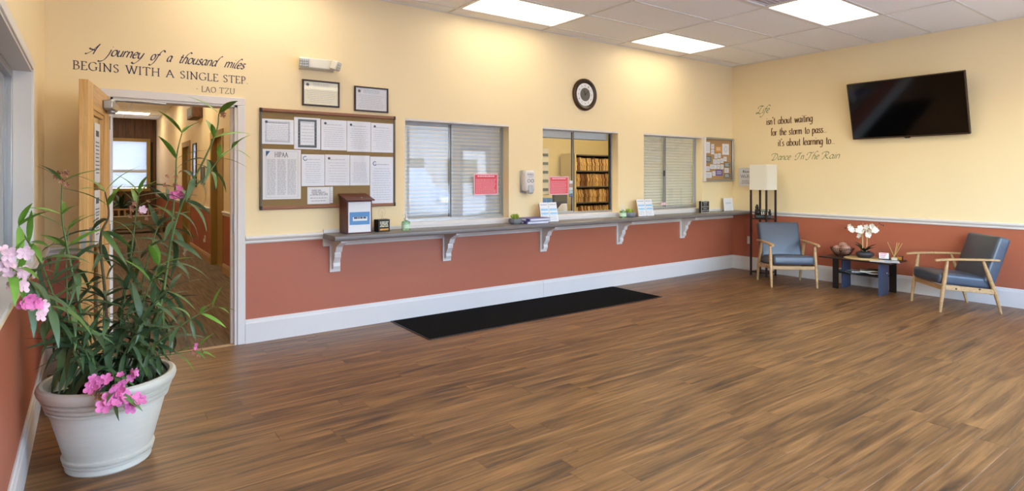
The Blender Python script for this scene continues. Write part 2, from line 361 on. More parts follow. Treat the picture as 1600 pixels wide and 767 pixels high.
CAP = {
 'B': (.72, [[(.14,1),(.14,0)], [(.0,1),(.35,1),(.55,.88),(.52,.62),(.3,.53),(.14,.53)], [(.3,.53),(.6,.44),(.64,.18),(.42,0),(.0,0)]]),
 'E': (.68, [[(.14,1),(.14,0)], [(.0,1),(.58,1)], [(.58,1),(.58,.86)], [(.14,.53),(.48,.53)], [(.0,0),(.62,0)], [(.62,0),(.66,.16)]]),
 'G': (.95, [[(.86,.82),(.7,.97),(.45,1.0),(.18,.85),(.06,.5),(.18,.14),(.48,0),(.72,.04),(.84,.14)], [(.84,.42),(.84,.1)], serif(.84,.42)]),
 'I': (.36, [[(.18,1),(.18,0)], serif(.18,1), serif(.18,0)]),
 'N': (1.0, [[(.16,1),(.16,0)], [(.1,1),(.84,0)], [(.84,1),(.84,0)], serif(.08,1,.1), serif(.16,0), serif(.84,1)]),
 'S': (.66, [[(.56,.84),(.36,1.0),(.12,.84),(.16,.64),(.46,.44),(.56,.2),(.34,0),(.06,.14)]]),
 'W': (1.25, [[(.1,1),(.4,0)], [(.4,0),(.66,.95)], [(.62,1),(.92,0)], [(.92,0),(1.2,1)], serif(.1,1), serif(.62,1), serif(1.2,1)]),
 'T': (.8, [[(.4,1),(.4,0)], [(.04,1),(.76,1)], [(.04,1),(.02,.86)], [(.76,1),(.78,.86)], serif(.4,0)]),
 'H': (.96, [[(.16,1),(.16,0)], [(.8,1),(.8,0)], [(.16,.52),(.8,.52)], serif(.16,1), serif(.16,0), serif(.8,1), serif(.8,0)]),
 'A': (.92, [[(.08,0),(.44,1)], [(.42,1),(.84,0)], [(.2,.36),(.68,.36)], serif(.08,0,.1), serif(.84,0)]),
 'L': (.64, [[(.14,1),(.14,0)], [(.0,0),(.58,0)], [(.58,0),(.62,.16)], serif(.14,1)]),
 'P': (.64, [[(.14,1),(.14,0)], [(.0,1),(.36,1),(.58,.84),(.54,.58),(.32,.46),(.14,.48)], serif(.14,0)]),
 'O': (1.0, [[(.5,1),(.18,.86),(.06,.5),(.18,.14),(.5,0),(.82,.14),(.94,.5),(.82,.86),(.5,1)]]),
 'Z': (.76, [[(.08,1),(.7,1)], [(.7,1),(.06,0)], [(.06,0),(.7,0)], [(.08,1),(.06,.86)], [(.7,0),(.73,.16)]]),
 'U': (.92, [[(.14,1),(.14,.3),(.3,.02),(.58,.02),(.76,.3),(.76,1)], serif(.14,1), serif(.76,1)]),
 '-': (.4, [[(.05,.45),(.3,.45)]]), '.': (.3, [[(.1,.02),(.18,.08)]]), ' ': (.5, [])}
def pen_line(mb, txt, font, x0, x1, z0, xh, shear=0, nib=R(35), wmax=.16, wmin=.05, gap=.08, y=-.0012, capxh=None):
    """lettering as flat ribbons in local XZ; the line is fitted between x0 and x1 (advance of the whole line)"""
    tot = sum(font[ch][0]+gap for ch in txt)-gap
    sx = (x1-x0)/tot; cx = 0
    for ch in txt:
        w, strokes = font[ch]
        for st in strokes:
            pts = [Vector((p[0]+cx, p[1], 0)) for p in st]
            pts = catmull(pts, 5) if len(pts) > 2 else pts
            pts = [Vector((x0+p.x*sx+p.y*xh*shear, 0, z0+p.y*xh)) for p in pts]
            n = len(pts); vs = []
            for i, p in enumerate(pts):
                t = (pts[min(i+1,n-1)]-pts[max(i-1,0)]); a = math.atan2(t.z, t.x)
                nw = (wmin+(wmax-wmin)*abs(math.sin(a-nib)))*xh/2
                q = Vector((-math.sin(a), 0, math.cos(a)))*nw
                vs += [p+q+Vector((0,y,0)), p-q+Vector((0,y,0))]
            mb.add(vs, [(2*i, 2*i+1, 2*i+3, 2*i+2) for i in range(n-1)])
        cx += w+gap
def print_lines(mb, x0, x1, z0, z1, n, h, y, words=True, rag=.25, align='l'):
    for i in range(n):
        z = z1-(z1-z0)*(i+.5)/n; e = x1-(x1-x0)*random.random()*rag
        x = x0
        if align == 'c': d = (x1-e)/2; x = x0+d; e = x1-d
        while x < e-.004:
            w = (random.uniform(.012, .035) if words else e-x); w = min(w, e-x)
            mb.add([(x,y,z),(x+w,y,z),(x+w,y,z+h),(x,y,z+h)], [(0,1,2,3)]); x += w+.005

# ------------------------------------------------------------------ room shell
def panel_wall(name, axis, fixed, thick, spans, z1, holes, split=.86, mats=('yellow','terracotta','white')):
    """wall with rectangular holes as cells; axis 'x' wall runs along X at y=fixed..fixed+thick"""
    a0, a1 = spans
    us = sorted({a0, a1, *[h[0] for h in holes], *[h[1] for h in holes]}); zs = sorted({0, z1, split, *[h[2] for h in holes], *[h[3] for h in holes]})
    zs = [z for z in zs if 0 <= z <= z1]
    mb = MB()
    for i in range(len(us)-1):
        for k in range(len(zs)-1):
            uc, zc = (us[i]+us[i+1])/2, (zs[k]+zs[k+1])/2
            if any(h[0] < uc < h[1] and h[2] < zc < h[3] for h in holes): continue
            mb.cur = 1 if zc < split else 0
            if axis == 'x': mb.box(us[i], fixed, zs[k], us[i+1], fixed+thick, zs[k+1])
            else: mb.box(fixed, us[i], zs[k], fixed+thick, us[i+1], zs[k+1])
    # drop interior faces shared by neighbouring cells
    cnt = {}
    for f in mb.f:
        key = tuple(sorted(tuple(round(c, 4) for c in mb.v[i]) for i in f)); cnt[key] = cnt.get(key, 0)+1
    keep = [j for j, f in enumerate(mb.f) if cnt[tuple(sorted(tuple(round(c, 4) for c in mb.v[i]) for i in f))] == 1]
    mb.f = [mb.f[j] for j in keep]; mb.m = [mb.m[j] for j in keep]
    return struct(mb.build(name, list(mats)))
WT = .15
DO = (.133, 1.005, 0, 1.995)
WIN = [(2.533, 3.794, .94, 1.978), (4.28, 5.53, .94, 1.98), (6.022, 7.287, .94, 1.985)]
panel_wall('wall_back', 'x', D, WT, (XL-.15, XR+.15), HC+.1, [DO]+WIN)
panel_wall('wall_right', 'y', XR, WT, (YF-.15, D), HC+.1, [])
LW = (1.2, 4.09, .92, 1.98)
panel_wall('wall_left', 'y', XL-.15, .15, (YF-.15, D), HC+.1, [LW])
panel_wall('wall_front', 'x', YF-.15, .15, (XL, XR), HC+.1, [(a, b, .5, 2.6) for a, b in FRONT]+[(DOORF[0], DOORF[1], 0, 2.15)])

# floor: one board per object where the picture shows them, the rest joined
floor = struct(MB().box(XL-.02, YF-.02, -.06, XR+.02, D+.02, -.008).build('floor', 'dark_gap'))
PW, PL = .128, 1.22
def plank_mesh(L, Wd, name='plank'):
    c = .0012; x, y = L/2-.0004, Wd/2-.0004; mb = MB()
    vs = [(-x,-y,-.007),(x,-y,-.007),(x,y,-.007),(-x,y,-.007), (-x,-y,-c),(x,-y,-c),(x,y,-c),(-x,y,-c), (-x+c,-y+c,0),(x-c,-y+c,0),(x-c,y-c,0),(-x+c,y-c,0)]
    mb.add(vs, [(8,9,10,11),(4,5,9,8),(5,6,10,9),(6,7,11,10),(7,4,8,11),(0,1,5,4),(1,2,6,5),(2,3,7,6),(3,0,4,7)]); return mb
full = plank_mesh(PL, PW).mesh('plank', 'floor_wood'); rest = MB(); ny = 0
row = 0; y = D-PW/2
while y > YF+PW/2:
    x = XL - random.uniform(.1, PL-.1)
    while x < XR:
        a, b = max(x, XL), min(x+PL, XR)
        if b-a > .02:
            if y > .72 and (a+b)/2 < 1.9+y*1.75 :
                me = full if abs(b-a-PL) < 1e-4 else plank_mesh(b-a, PW).mesh('plank', 'floor_wood')
                inst('plank', me, floor, ((a+b)/2, y, 0)); ny += 1
            else:
                p = plank_mesh(b-a, PW); rest.add([(v[0]+(a+b)/2, v[1]+y, v[2]) for v in p.v], p.f)
        x += PL
    y -= PW; row += 1
rest.build('planks_near_window', 'floor_wood', floor, kind='stuff')
print('planks', ny)

# ceiling: lay-in tiles on a grid
ceil_o = struct(MB().box(XL-.2, YF-.2, HC+.1, XR+.2, D+.2, HC+.16).build('ceiling', 'tbar'))
GX = [XL]+[3.02+1.238*k for k in range(-2, 4)]+[XR]; GY = [YF]+[5.08-.609*k for k in range(9, -1, -1)]+[D]
GX = [g for g in GX if XL <= g <= XR]; GY = sorted(g for g in GY if YF <= g <= D)
tb = MB()
for g in GX: tb.box(g-.012, YF, HC, g+.012, D, HC+.03)
for g in GY: tb.box(XL, g-.012, HC+.0005, XR, g+.012, HC+.0295)
tb.build('tee_bars', 'tbar', ceil_o)
def cell_i(gs, v): return max(i for i in range(len(gs)) if gs[i] <= v+1e-6)
lights = [(cell_i(GX, x+.3), cell_i(GY, y+.2)) for x in (.545, 3.02, 5.496) for y in (4.471, 2.644, .817, -.9)]
ventc = (cell_i(GX, 4.6), cell_i(GY, 2.9))
tilem = {}
for i in range(len(GX)-1):
    for k in range(len(GY)-1):
        if (i, k) in lights: continue
        x0, x1, y0, y1 = GX[i]+.013, GX[i+1]-.013, GY[k]+.013, GY[k+1]-.013
        if (i, k) == ventc: x1 = (GX[i]+GX[i+1])/2-.013
        w, d = round(x1-x0, 3), round(y1-y0, 3)
        if w < .01 or d < .01: continue
        if (w, d) not in tilem:
            tilem[(w, d)] = MB().box(-w/2, -d/2, 0, w/2, d/2, .015).mesh('ceiling_tile', 'tile')
        inst('ceiling_tile', tilem[(w, d)], ceil_o, ((x0+x1)/2, (y0+y1)/2, HC+.007))
def ceiling_light(i, k, label):
    x0, x1, y0, y1 = GX[i]+.012, GX[i+1]-.012, GY[k]+.012, GY[k+1]-.012
    cx, cy = (x0+x1)/2, (y0+y1)/2; w, d = (x1-x0)/2, (y1-y0)/2
    t = thing('ceiling_light', label, 'ceiling light', (cx, cy, HC), group='lay-in fluorescent ceiling lights')
    f = MB()
    for a in ((-w,-d,w,-d+.02), (-w,d-.02,w,d), (-w,-d+.02,-w+.02,d-.02), (w-.02,-d+.02,w,d-.02)): f.box(a[0], a[1], .002, a[2], a[3], .06)
    f.build('frame', 'white', t)
    MB().box(-w+.018, -d+.018, .012, w-.018, d-.018, .02).build('diffuser', 'diffuser', t)
    MB().box(-w, -d, .06, w, d, .075).build('housing', 'white', t)
LLAB = {(1,0): 'bright ceiling light panel above the cork board, nearest the door wall', (2,0): 'bright ceiling light panel above the round clock',
        (2,1): 'bright ceiling light panel beside the louvred vent, toward the television'}
n = 0
for ix, x in enumerate((.545, 3.02, 5.496)):
    for iy, y in enumerate((4.471, 2.644, .817, -.9)):
        ceiling_light(cell_i(GX, x+.3), cell_i(GY, y+.2), LLAB.get((ix, iy), 'plain ceiling light panel overhead, over the open floor toward the storefront'))
i, k = ventc
vx0, vx1, vy0, vy1 = (GX[i]+GX[i+1])/2, GX[i+1]-.012, GY[k]+.012, GY[k+1]-.012
t = thing('ceiling_vent', 'white louvred air vent in the ceiling beside a light panel', 'vent', ((vx0+vx1)/2, (vy0+vy1)/2, HC))
w, d = (vx1-vx0)/2, (vy1-vy0)/2
f = MB()
for a in ((-w,-d,w,-d+.03), (-w,d-.03,w,d), (-w,-d+.03,-w+.03,d-.03), (w-.03,-d+.03,w,d-.03)): f.box(a[0], a[1], .0, a[2], a[3], .03)
f.build('frame', 'white', t)
lm = MB().box(-w+.03, -.022, -.002, w-.03, .022, .002, Matrix.Rotation(R(14), 4, 'X')).mesh('louvre', 'white')
for q in range(12): inst('louvre', lm, t, (0, -d+.05+q*(2*d-.1)/11, .012))
MB().box(-w+.02, -d+.02, .05, w-.02, d-.02, .055).build('backing', 'white', t)

# trims
def rail_profile(mb, a, b, axis, face, sgn, z0=.838, z1=.902):
    """chair rail profile: two steps; face = wall plane coordinate, sgn = direction into the room"""
    pts = [(0,z0),(.012,z0),(.016,z0+.012),(.014,z0+.022),(.022,z0+.03),(.03,z0+.045),(.028,z1-.006),(.02,z1),(0,z1)]
    pts = [(face+sgn*p[0], p[1]) for p in pts]
    mb.prism(pts, a, b, axis)
    return mb
def base_profile(mb, a, b, axis, face, sgn, z1=.2):
    pts = [(0,0),(.018,0),(.018,z1-.035),(.014,z1-.025),(.012,z1-.008),(.006,z1),(0,z1)]
    mb.prism([(face+sgn*p[0], p[1]) for p in pts], a, b, axis); return mb
# prism(axis='x') uses (y,z); prism(axis='y') uses (x,z)
struct(rail_profile(MB(), 1.067, 1.715, 'x', D, -1).build('trim_1', 'white'), 'white chair rail between door casing and grey ledge')
struct(rail_profile(MB(), XL, .097, 'x', D, -1).build('trim_2', 'white'), 'white chair rail in the corner behind the open door')
struct(rail_profile(MB(), YF, D, 'y', XR, -1).build('trim_3', 'white'), 'white chair rail along the wall with the television')
struct(rail_profile(MB(), YF, 1.14, 'y', XL, 1).build('trim_4', 'white'))
struct(rail_profile(MB(), 4.16, D, 'y', XL, 1).build('trim_5', 'white'))
struct(base_profile(MB(), 1.067, 4.279, 'x', D, -1).build('baseboard_back', 'white', smooth=False), 'white baseboard under the ledge, piece nearest the door')
struct(base_profile(MB(), 4.281, XR, 'x', D, -1).build('baseboard_back', 'white'), 'white baseboard under the ledge, piece nearest the corner')
struct(base_profile(MB(), XL, .097, 'x', D, -1).build('baseboard_back', 'white'))
struct(base_profile(MB(), YF, D, 'y', XR, -1).build('baseboard_right', 'white'))
struct(base_profile(MB(), YF, D, 'y', XL, 1).build('baseboard_left', 'white'))

# door casing and jamb
cs = sempty('trim_6'); cs['label'] = 'white door casing around the hallway doorway'
MB().box(1.005, D-.016, 0, 1.067, D, 1.995).build('casing', 'white', cs, bevel=.004)
MB().box(.073, D-.016, 0, .133, D, 1.995).build('casing', 'white', cs, bevel=.004)
MB().box(.073, D-.016, 1.995, 1.067, D, 2.057).build('head_casing', 'white', cs, bevel=.004)
MB().box(.985, D-.004, 0, 1.006, D+WT+.01, 1.996).build('jamb', 'white', cs)
MB().box(.132, D-.004, 0, .15, D+WT+.01, 1.996).build('jamb', 'white', cs)
MB().box(.132, D-.004, 1.978, 1.006, D+WT+.01, 1.996).build('head_jamb', 'white', cs)
MB().box(.965, D+.05, 0, .986, D+.09, 1.98).build('door_stop', 'white', cs)
MB().box(.981, D+.005, .93, .986, D+.04, 1.09).build('strike_plate', 'aluminium', cs)
MB().box(.15, D-.005, .0, .985, D+.045, .006).build('threshold', 'brown_card', cs)

# left window
lw = sempty('window_4'); lw['label'] = 'white framed window in the left wall beside the plant'
y0, y1, z0, z1 = LW
fr = MB()
fr.box(XL-.15, y1-.012, z0, XL+.004, y1+.0, z1); fr.box(XL-.15, y0, z0, XL+.004, y0+.012, z1); fr.box(XL-.15, y0, z1-.012, XL+.004, y1, z1); fr.box(XL-.15, y0, z0, XL+.02, y1, z0+.02)
fr.build('reveal_lining', 'white', lw)
cz = MB()
cz.box(XL, y1, z0-.02, XL+.012, y1+.05, z1+.05); cz.box(XL, y0-.05, z0-.02, XL+.012, y0, z1+.05); cz.box(XL, y0, z1, XL+.012, y1, z1+.05)
cz.build('casing', 'white', lw, bevel=.003)
f2 = MB()
f2.box(XL-.115, y1-.05, z0+.02, XL-.075, y1-.012, z1-.012); f2.box(XL-.115, y0+.012, z0+.02, XL-.075, y0+.05, z1-.012)
f2.box(XL-.115, y0+.05, z1-.05, XL-.075, y1-.05, z1-.012); f2.box(XL-.115, y0+.05, z0+.02, XL-.075, y1-.05, z0+.06)
f2.build('frame', 'aluminium', lw, bevel=.003)
MB().box(XL-.098, y0+.05, z0+.06, XL-.092, y1-.05, z1-.05).build('pane', 'glass', lw)
# room beyond the left window
struct(MB().box(-1.9, .6, 0, -1.8, 5.4, 2.6).build('wall_vestibule_far', 'yellow'))
struct(MB().box(-1.9, 5.28, 0, XL-.15, 5.4, 2.6).build('wall_vestibule_end', 'yellow'))
struct(MB().box(-1.9, .5, 0, XL-.15, .6, 2.6).build('wall_vestibule_near', 'yellow'))
struct(MB().box(-1.9, .5, 2.6, XL-.15, 5.4, 2.7).build('ceiling_vestibule', 'tile'))
struct(MB().box(-1.9, .5, -.06, XL-.15, 5.4, 0).build('floor_vestibule', 'floor_wood'))

# ------------------------------------------------------------------ reception windows
def slat_mesh(w, h, mname):
    pts = [(0,0),(.004,.004),(.0075,h*.5),(.004,h-.006),(0,h-.004),(0,0)]
    return MB().prism([(-p[0], p[1]) for p in pts[:-1]], -w/2, w/2, 'x').mesh('slat', mname)
def recep_window(num, h, meet, shut, matn, label, right_open=False):
    x0, x1, z0, z1 = h; cx = (x0+x1)/2; yg = D+.125
    w = sempty('window_%d' % num, (cx, yg, z0)); w['label'] = label
    hw, H = (x1-x0)/2, z1-z0; m = meet-cx
    fr = MB(); fr.box(-hw, -.02, 0, -hw+.012, .025, H); fr.box(hw-.012, -.02, 0, hw, .025, H); fr.box(-hw+.012, -.02, 0, hw-.012, .025, .03)
    fr.build('frame', 'aluminium', w, bevel=.002)
    MB().box(-hw, -.125, H-.02, hw, .025, H).build('head_track', 'white', w, bevel=.002)
    MB().box(-hw-.004, -.145, -.03, hw+.004, .03, .005).build('sill', 'white', w, bevel=.004)
    def sash(a, b, y):
        s = MB(); s.box(a, y-.008, .03, a+.008, y+.008, H-.02); s.box(b-.008, y-.008, .03, b, y+.008, H-.02); s.box(a+.008, y-.008, .03, b-.008, y+.008, .04); s.box(a+.008, y-.008, H-.03, b-.008, y+.008, H-.02)
        so = s.build('sash', 'sash_grey', w)
        st_ = a+.002 if y > 0 else b-.002
        MB().box(st_-.004, y-.0095, .03, st_+.004, y-.008, H-.02).build('seal_strip', 'dark_metal', so)
        MB().box(a+.01, y-.003, .045, b-.01, y+.003, H-.035).build('pane', 'glass', so)
    sash(-hw+.012, m+.008, -.008)
    if not right_open: sash(m-.008, hw-.012, .012)
    else:
        MB().box(m-.004, .004, .03, m+.004, .02, H-.02).build('post', 'dark_metal', w)
        MB().box(hw-.03, .004, .03, hw-.012, .02, H-.02).build('post', 'dark_metal', w)
    if shut:
        s = bpy.data.objects.new('roller_shutter', None); C.objects.link(s); s.parent = w; s.location = (0, .06, 0)
        p = .0395; nn = int(H/p)+1; me = slat_mesh(2*hw+.04, p, matn)
        for q in range(nn): inst('slat', me, s, (0, 0, q*p))
    else:
        MB().box(-hw-.02, .07, H-.1, hw+.02, .19, H+.06).build('shutter_box', 'shutter', w, bevel=.006)
    return w
recep_window(1, WIN[0], 3.109, True, 'shutter', 'sliding reception window with grey shutter down, nearest the door')
recep_window(2, WIN[1], 4.853, False, 'shutter', 'sliding reception window left open to the file shelves', True)
w3 = recep_window(3, WIN[2], 6.591, True, 'shutter_green', 'sliding reception window with pale shutter down, nearest the corner')
MB().box(-.1, -.019, .47, -.07, -.016, .55).build('latch', 'dark_metal', w3)
MB().box(-.15, -.0185, .06, -.055, -.0165, .1).build('sticker', 'petal_pale', w3)
# upper shutter housing and office beyond the windows
struct(MB().box(1.6, 8.35, 0, 9.2, 8.45, 3.0).build('wall_office_back', 'plaster_office'))
struct(MB().box(9.2, D+WT, 0, 9.3, 8.45, 3.0).build('wall_office_right', 'plaster_office'))
struct(MB().box(8.19, D+WT-.02, 0, 9.3, D+WT, 3.0).build('wall_office_front', 'plaster_office'))
struct(MB().box(1.6, D+WT, 3.0, 9.3, 8.45, 3.1).build('ceiling_office', 'tile'))
struct(MB().box(1.75, D+WT, -.06, 9.3, 8.45, 0).build('floor_office', 'carpet'))
for ox_, lab in ((4.2, 'ceiling light panel in the office behind the closed window'), (7.4, 'added unseen ceiling light panel in the office brightening the file shelf')):  # the panel by the file shelf is added to brighten the folders
    t = thing('office_light', lab, 'ceiling light', (ox_, 6.5, 2.96), group='office ceiling lights')
    MB().box(-.6, -.6, -.03, .6, .6, 0).build('housing', 'white', t)
    MB().box(-.58, -.58, -.034, .58, .58, -.03).build('diffuser', 'diffuser_hall', t)

# ------------------------------------------------------------------ ledge and brackets
ZL = .888
led = thing('reception_ledge', 'long grey laminate ledge on white brackets under the reception windows', 'ledge', (0, 0, 0))
lp = [(D, ZL-.045), (D, ZL), (4.955, ZL), (4.943, ZL-.006), (4.938, ZL-.022), (4.943, ZL-.04), (4.955, ZL-.045)]
MB().prism(lp, 1.715, XR-.001, 'x').build('top', 'ledge', led, smooth=True)
MB().box(1.715, D-.02, .77, XR-.001, D, ZL-.045).build('apron', 'white', led, bevel=.003)
MB().box(1.72, D-.018, ZL, XR-.001, D, ZL+.037).build('backsplash', 'white', led, bevel=.003)
prof = [(0,.30),(0,.02),(-.03,.02),(-.04,.045),(-.034,.075),(-.05,.1),(-.07,.13),(-.075,.16),(-.072,.175),(-.095,.18),(-.105,.2),(-.115,.225),(-.145,.245),(-.185,.258),(-.2,.27),(-.235,.275),(-.235,.3)]
bm_ = MB().prism(prof, -.03, .03, 'x').mesh('corbel', 'white'); bp_ = MB().box(-.048, -.018, 0, .048, 0, .31).mesh('back_plate', 'white')
for x in (1.826, 2.995, 4.28, 5.54, 6.816):
    b = bpy.data.objects.new('bracket', None); C.objects.link(b); b.parent = led; b.location = (x, D, .533)
    inst('back_plate', bp_, b); inst('corbel', bm_, b, (0, -.018, .01))

# ------------------------------------------------------------------ hallway
HX0, HX1, HY1, HH = .0, 1.6, 19.7, 3.05
panel_wall('wall_hall_right', 'y', HX1, .12, (D+WT, HY1), HH+.1, [(9.45, 10.35, 0, 2.02), (12.85, 13.85, 0, 2.02)])
panel_wall('wall_hall_left', 'y', HX0-.12, .12, (D+WT, HY1), HH+.1, [])
struct(MB().box(HX0-.1, D+WT-.1, -.06, HX1+.13, HY1, 0).build('floor_hall', 'carpet'))
struct(MB().box(HX0-.1, D+WT, HH, HX1+.1, HY1, HH+.08).build('ceiling_hall', 'tile'))
g = MB()
for q in range(22): g.box(HX0, D+.8+q*.61-.012, HH-.004, HX1, D+.8+q*.61+.012, HH+.001)
g.box(.788, D+.2, HH-.0045, .812, HY1, HH+.001)
g.build('tee_bars', 'tbar', bpy.data.objects['ceiling_hall'])
fw = sempty('wall_hall_far', (0, HY1, 0))
fh = (.42, 1.36, 1.08, 2.40)
MBB = MB()
for a in ((HX0-.1, fh[0], 0, HH+.1), (fh[1], HX1+.1, 0, HH+.1), (fh[0], fh[1], 0, fh[2]), (fh[0], fh[1], fh[3], HH+.1)): MBB.box(a[0], .012, a[2], a[1], .1, a[3])
MBB.build('backing', 'dark_gap', fw)
xb = HX0; pws = [.21, .2, .27, .18, .22, .19, .25, .2]
for wd in pws:
    xa, xc = xb, min(xb+wd-.006, HX1)
    segs = [(0, HH)] if (xc <= fh[0] or xa >= fh[1]) else [(0, fh[2]), (fh[3], HH)]
    for s0, s1 in segs:
        L = s1-s0; o = MB().box(-L/2, -.005, -(xc-xa)/2, L/2, .007, (xc-xa)/2).build('panel', 'panel_wood', fw, bevel=.002, loc=((xa+xc)/2, 0, (s0+s1)/2), rot=(0, R(90), 0))
    xb += wd
    if xb >= HX1: break
hw = sempty('window_5', ((fh[0]+fh[1])/2, HY1, fh[2])); hw['label'] = 'bright window with blinds at the far end of the hallway'
a, b, H = fh[0]-hw.location.x, fh[1]-hw.location.x, fh[3]-fh[2]
f = MB(); f.box(a-.09, -.03, -.09, a, .08, H+.09); f.box(b, -.03, -.09, b+.09, .08, H+.09); f.box(a, -.03, H, b, .08, H+.09); f.box(a, -.05, -.09, b, .08, 0)
f.build('frame', 'door_tan', hw, bevel=.004)
sm = MB().box(a, -.026, -.0012, b, .026, .0012, Matrix.Rotation(R(-62), 4, 'X')).mesh('slat', 'blind')
for q in range(30): inst('slat', sm, hw, (0, .03, .03+q*.0445))
MB().box(a, .02, H*.34, b, .07, H*.34+.06).build('meeting_rail', 'white', hw)
# doors along the hallway
for n_, (ya, yb) in enumerate(((9.45, 10.35), (12.85, 13.85))):
    d = sempty('door_%d' % (3+n_), (HX1, (ya+yb)/2, 0)); d['label'] = ('tan door in the hallway wall, nearer of the two', 'tan door in the hallway wall, farther of the two')[n_]
    hl = (yb-ya)/2
    f = MB(); f.box(-.015, -hl-.09, 0, .13, -hl+.02, 2.02); f.box(-.015, hl-.02, 0, .13, hl+.09, 2.02); f.box(-.015, -hl-.09, 2.0, .13, hl+.09, 2.11)
    f.build('frame', 'door_tan', d, bevel=.004)
    MB().box(.07, -hl+.02, .002, .11, hl-.02, 2.005).build('leaf', 'door_tan', d, bevel=.003)
    MB().tube([(.07,-hl+.1,1.0),(.03,-hl+.1,1.0),(.02,-hl+.1,1.0)], [.012,.012,.03], 12).build('knob', 'aluminium', d, smooth=True)
for ya, yb in ((D+WT, 9.36), (10.44, 12.76), (13.94, HY1)):
    struct(rail_profile(MB(), ya, yb, 'y', HX1, -1).build('trim_7', 'white'))
    struct(base_profile(MB(), ya, yb, 'y', HX1, -1, .14).build('baseboard_hall', 'brown_card'))
def hall_light(y, lab):
    t = thing('ceiling_light', lab, 'ceiling light', (.72, y, HH))
    MB().box(-.6, -.29, -.012, .6, .29, 0).build('frame', 'white', t); MB().box(-.57, -.27, -.016, .57, .27, -.012).build('diffuser', 'diffuser_hall', t)
hall_light(17.9, 'bright ceiling light panel at the far end of the hallway')
hall_light(7.3, 'added unseen ceiling light panel just inside the hallway, above the doorway'); hall_light(10.6, 'added unseen ceiling light panel above the nearer hallway door'); hall_light(14.4, 'added unseen ceiling light panel above the farther hallway door')  # these three panels are unseen, added to brighten the hallway
def framed(name, label, cat, loc, w, h, fm, inner, fw=.014, dep=.02, rz=0, group=None, mat_w=.0):
    t = thing(name, label, cat, loc, rz, group)
    f = MB(); f.box(-w/2,-dep,-h/2,-w/2+fw,0,h/2); f.box(w/2-fw,-dep,-h/2,w/2,0,h/2); f.box(-w/2+fw,-dep,-h/2,w/2-fw,0,-h/2+fw); f.box(-w/2+fw,-dep,h/2-fw,w/2-fw,0,h/2)
    f.build('frame', fm, t, bevel=.002)
    MB().box(-w/2+fw, -dep*.55, -h/2+fw, w/2-fw, -.001, h/2-fw).build('picture', inner, t)
    return t
RZ = -PI/2
framed('wall_mirror', 'narrow dark framed mirror on the hallway wall', 'mirror', (HX1, 12.15, 1.62), .42, .8, 'black', 'lens', .03, rz=RZ)
framed('picture_frame', 'small framed picture between the hallway doors', 'picture', (HX1, 11.2, 1.42), .36, .3, 'metal_shelf', 'slate_card', rz=RZ)
framed('picture_frame', 'tall dark framed picture on the hallway wall near the doorway', 'picture', (HX1, 8.55, 1.55), .5, .8, 'black', 'lens', .03, rz=RZ)
t = thing('exit_light_bracket', 'dark brown wooden block high on the hallway wall', 'sign', (HX1, 11.6, 2.52), RZ)
MB().box(-.35, -.16, -.1, .35, 0, .1).build('block', 'panel_wood', t, bevel=.01); MB().box(-.3, -.165, -.06, .3, -.16, .06).build('face', 'espresso', t)
t = thing('wall_outlet', 'small white outlet low on the hallway wall', 'outlet', (HX1, 11.0, .35), RZ)
MB().box(-.04, -.008, -.06, .04, 0, .06).build('plate', 'white', t, bevel=.003); MB().box(-.015, -.03, -.05, .015, -.008, .0).build('plug', 'off_white', t, bevel=.003)
t = thing('hall_bench', 'low olive bench with a slatted back at the end of the hallway', 'bench', (1.0, 17.4, 0))
MB().box(-.55, -.25, .3, .55, .25, .42).build('seat', 'bench', t, bevel=.01); MB().box(-.55, -.27, .12, .55, -.25, .42).build('front_board', 'bench', t)
for sx in (-.5, .5):
    for sy in (-.2, .2): MB().box(sx-.03, sy-.03, 0, sx+.03, sy+.03, .3).build('leg', 'bench', t)
for q in range(9): MB().box(-.52+q*.125, .2, .42, -.48+q*.125, .23, .56).build('slat', 'brown_card', t)
MB().box(-.55, .19, .56, .55, .24, .6).build('back_rail', 'brown_card', t)
def leaf_mesh(L, w, droop, mname, seg=6, fold=.25):
    mb = MB(); vs = []; 
    for i in range(seg+1):
        s = i/seg; hwid = w*(math.sin(PI*min(1, s**.8*.97+.02))**.9)/2 if 0 < s < 1 else .0008
        a = -droop*s; x = L*s*math.cos(a*.5); z = L*s*math.sin(a*.6)
        vs += [(x, -hwid, z+hwid*fold), (x, 0, z), (x, hwid, z+hwid*fold)]
    fs = []
    for i in range(seg): fs += [(3*i,3*i+1,3*i+4,3*i+3), (3*i+1,3*i+2,3*i+5,3*i+4)]
    mb.add(vs, fs); me = mb.mesh('leaf', mname); me.polygons.foreach_set('use_smooth', [True]*len(me.polygons)); return me
t = thing('hall_plant', 'dark green potted plant under the window at the end of the hallway', 'plant', (.72, 18.6, 0))
MB().lathe([(0,0),(.14,0),(.19,.4),(.17,.4),(.16,.36),(0,.36)], seg=16).build('pot', 'espresso', t, smooth=True)
lfm = leaf_mesh(.6, .09, .9, 'leaf_dark')
for q in range(26): inst('leaf', lfm, t, (0, 0, .4+random.uniform(0,.3)), (0, R(-random.uniform(15, 75)), q*2.4))

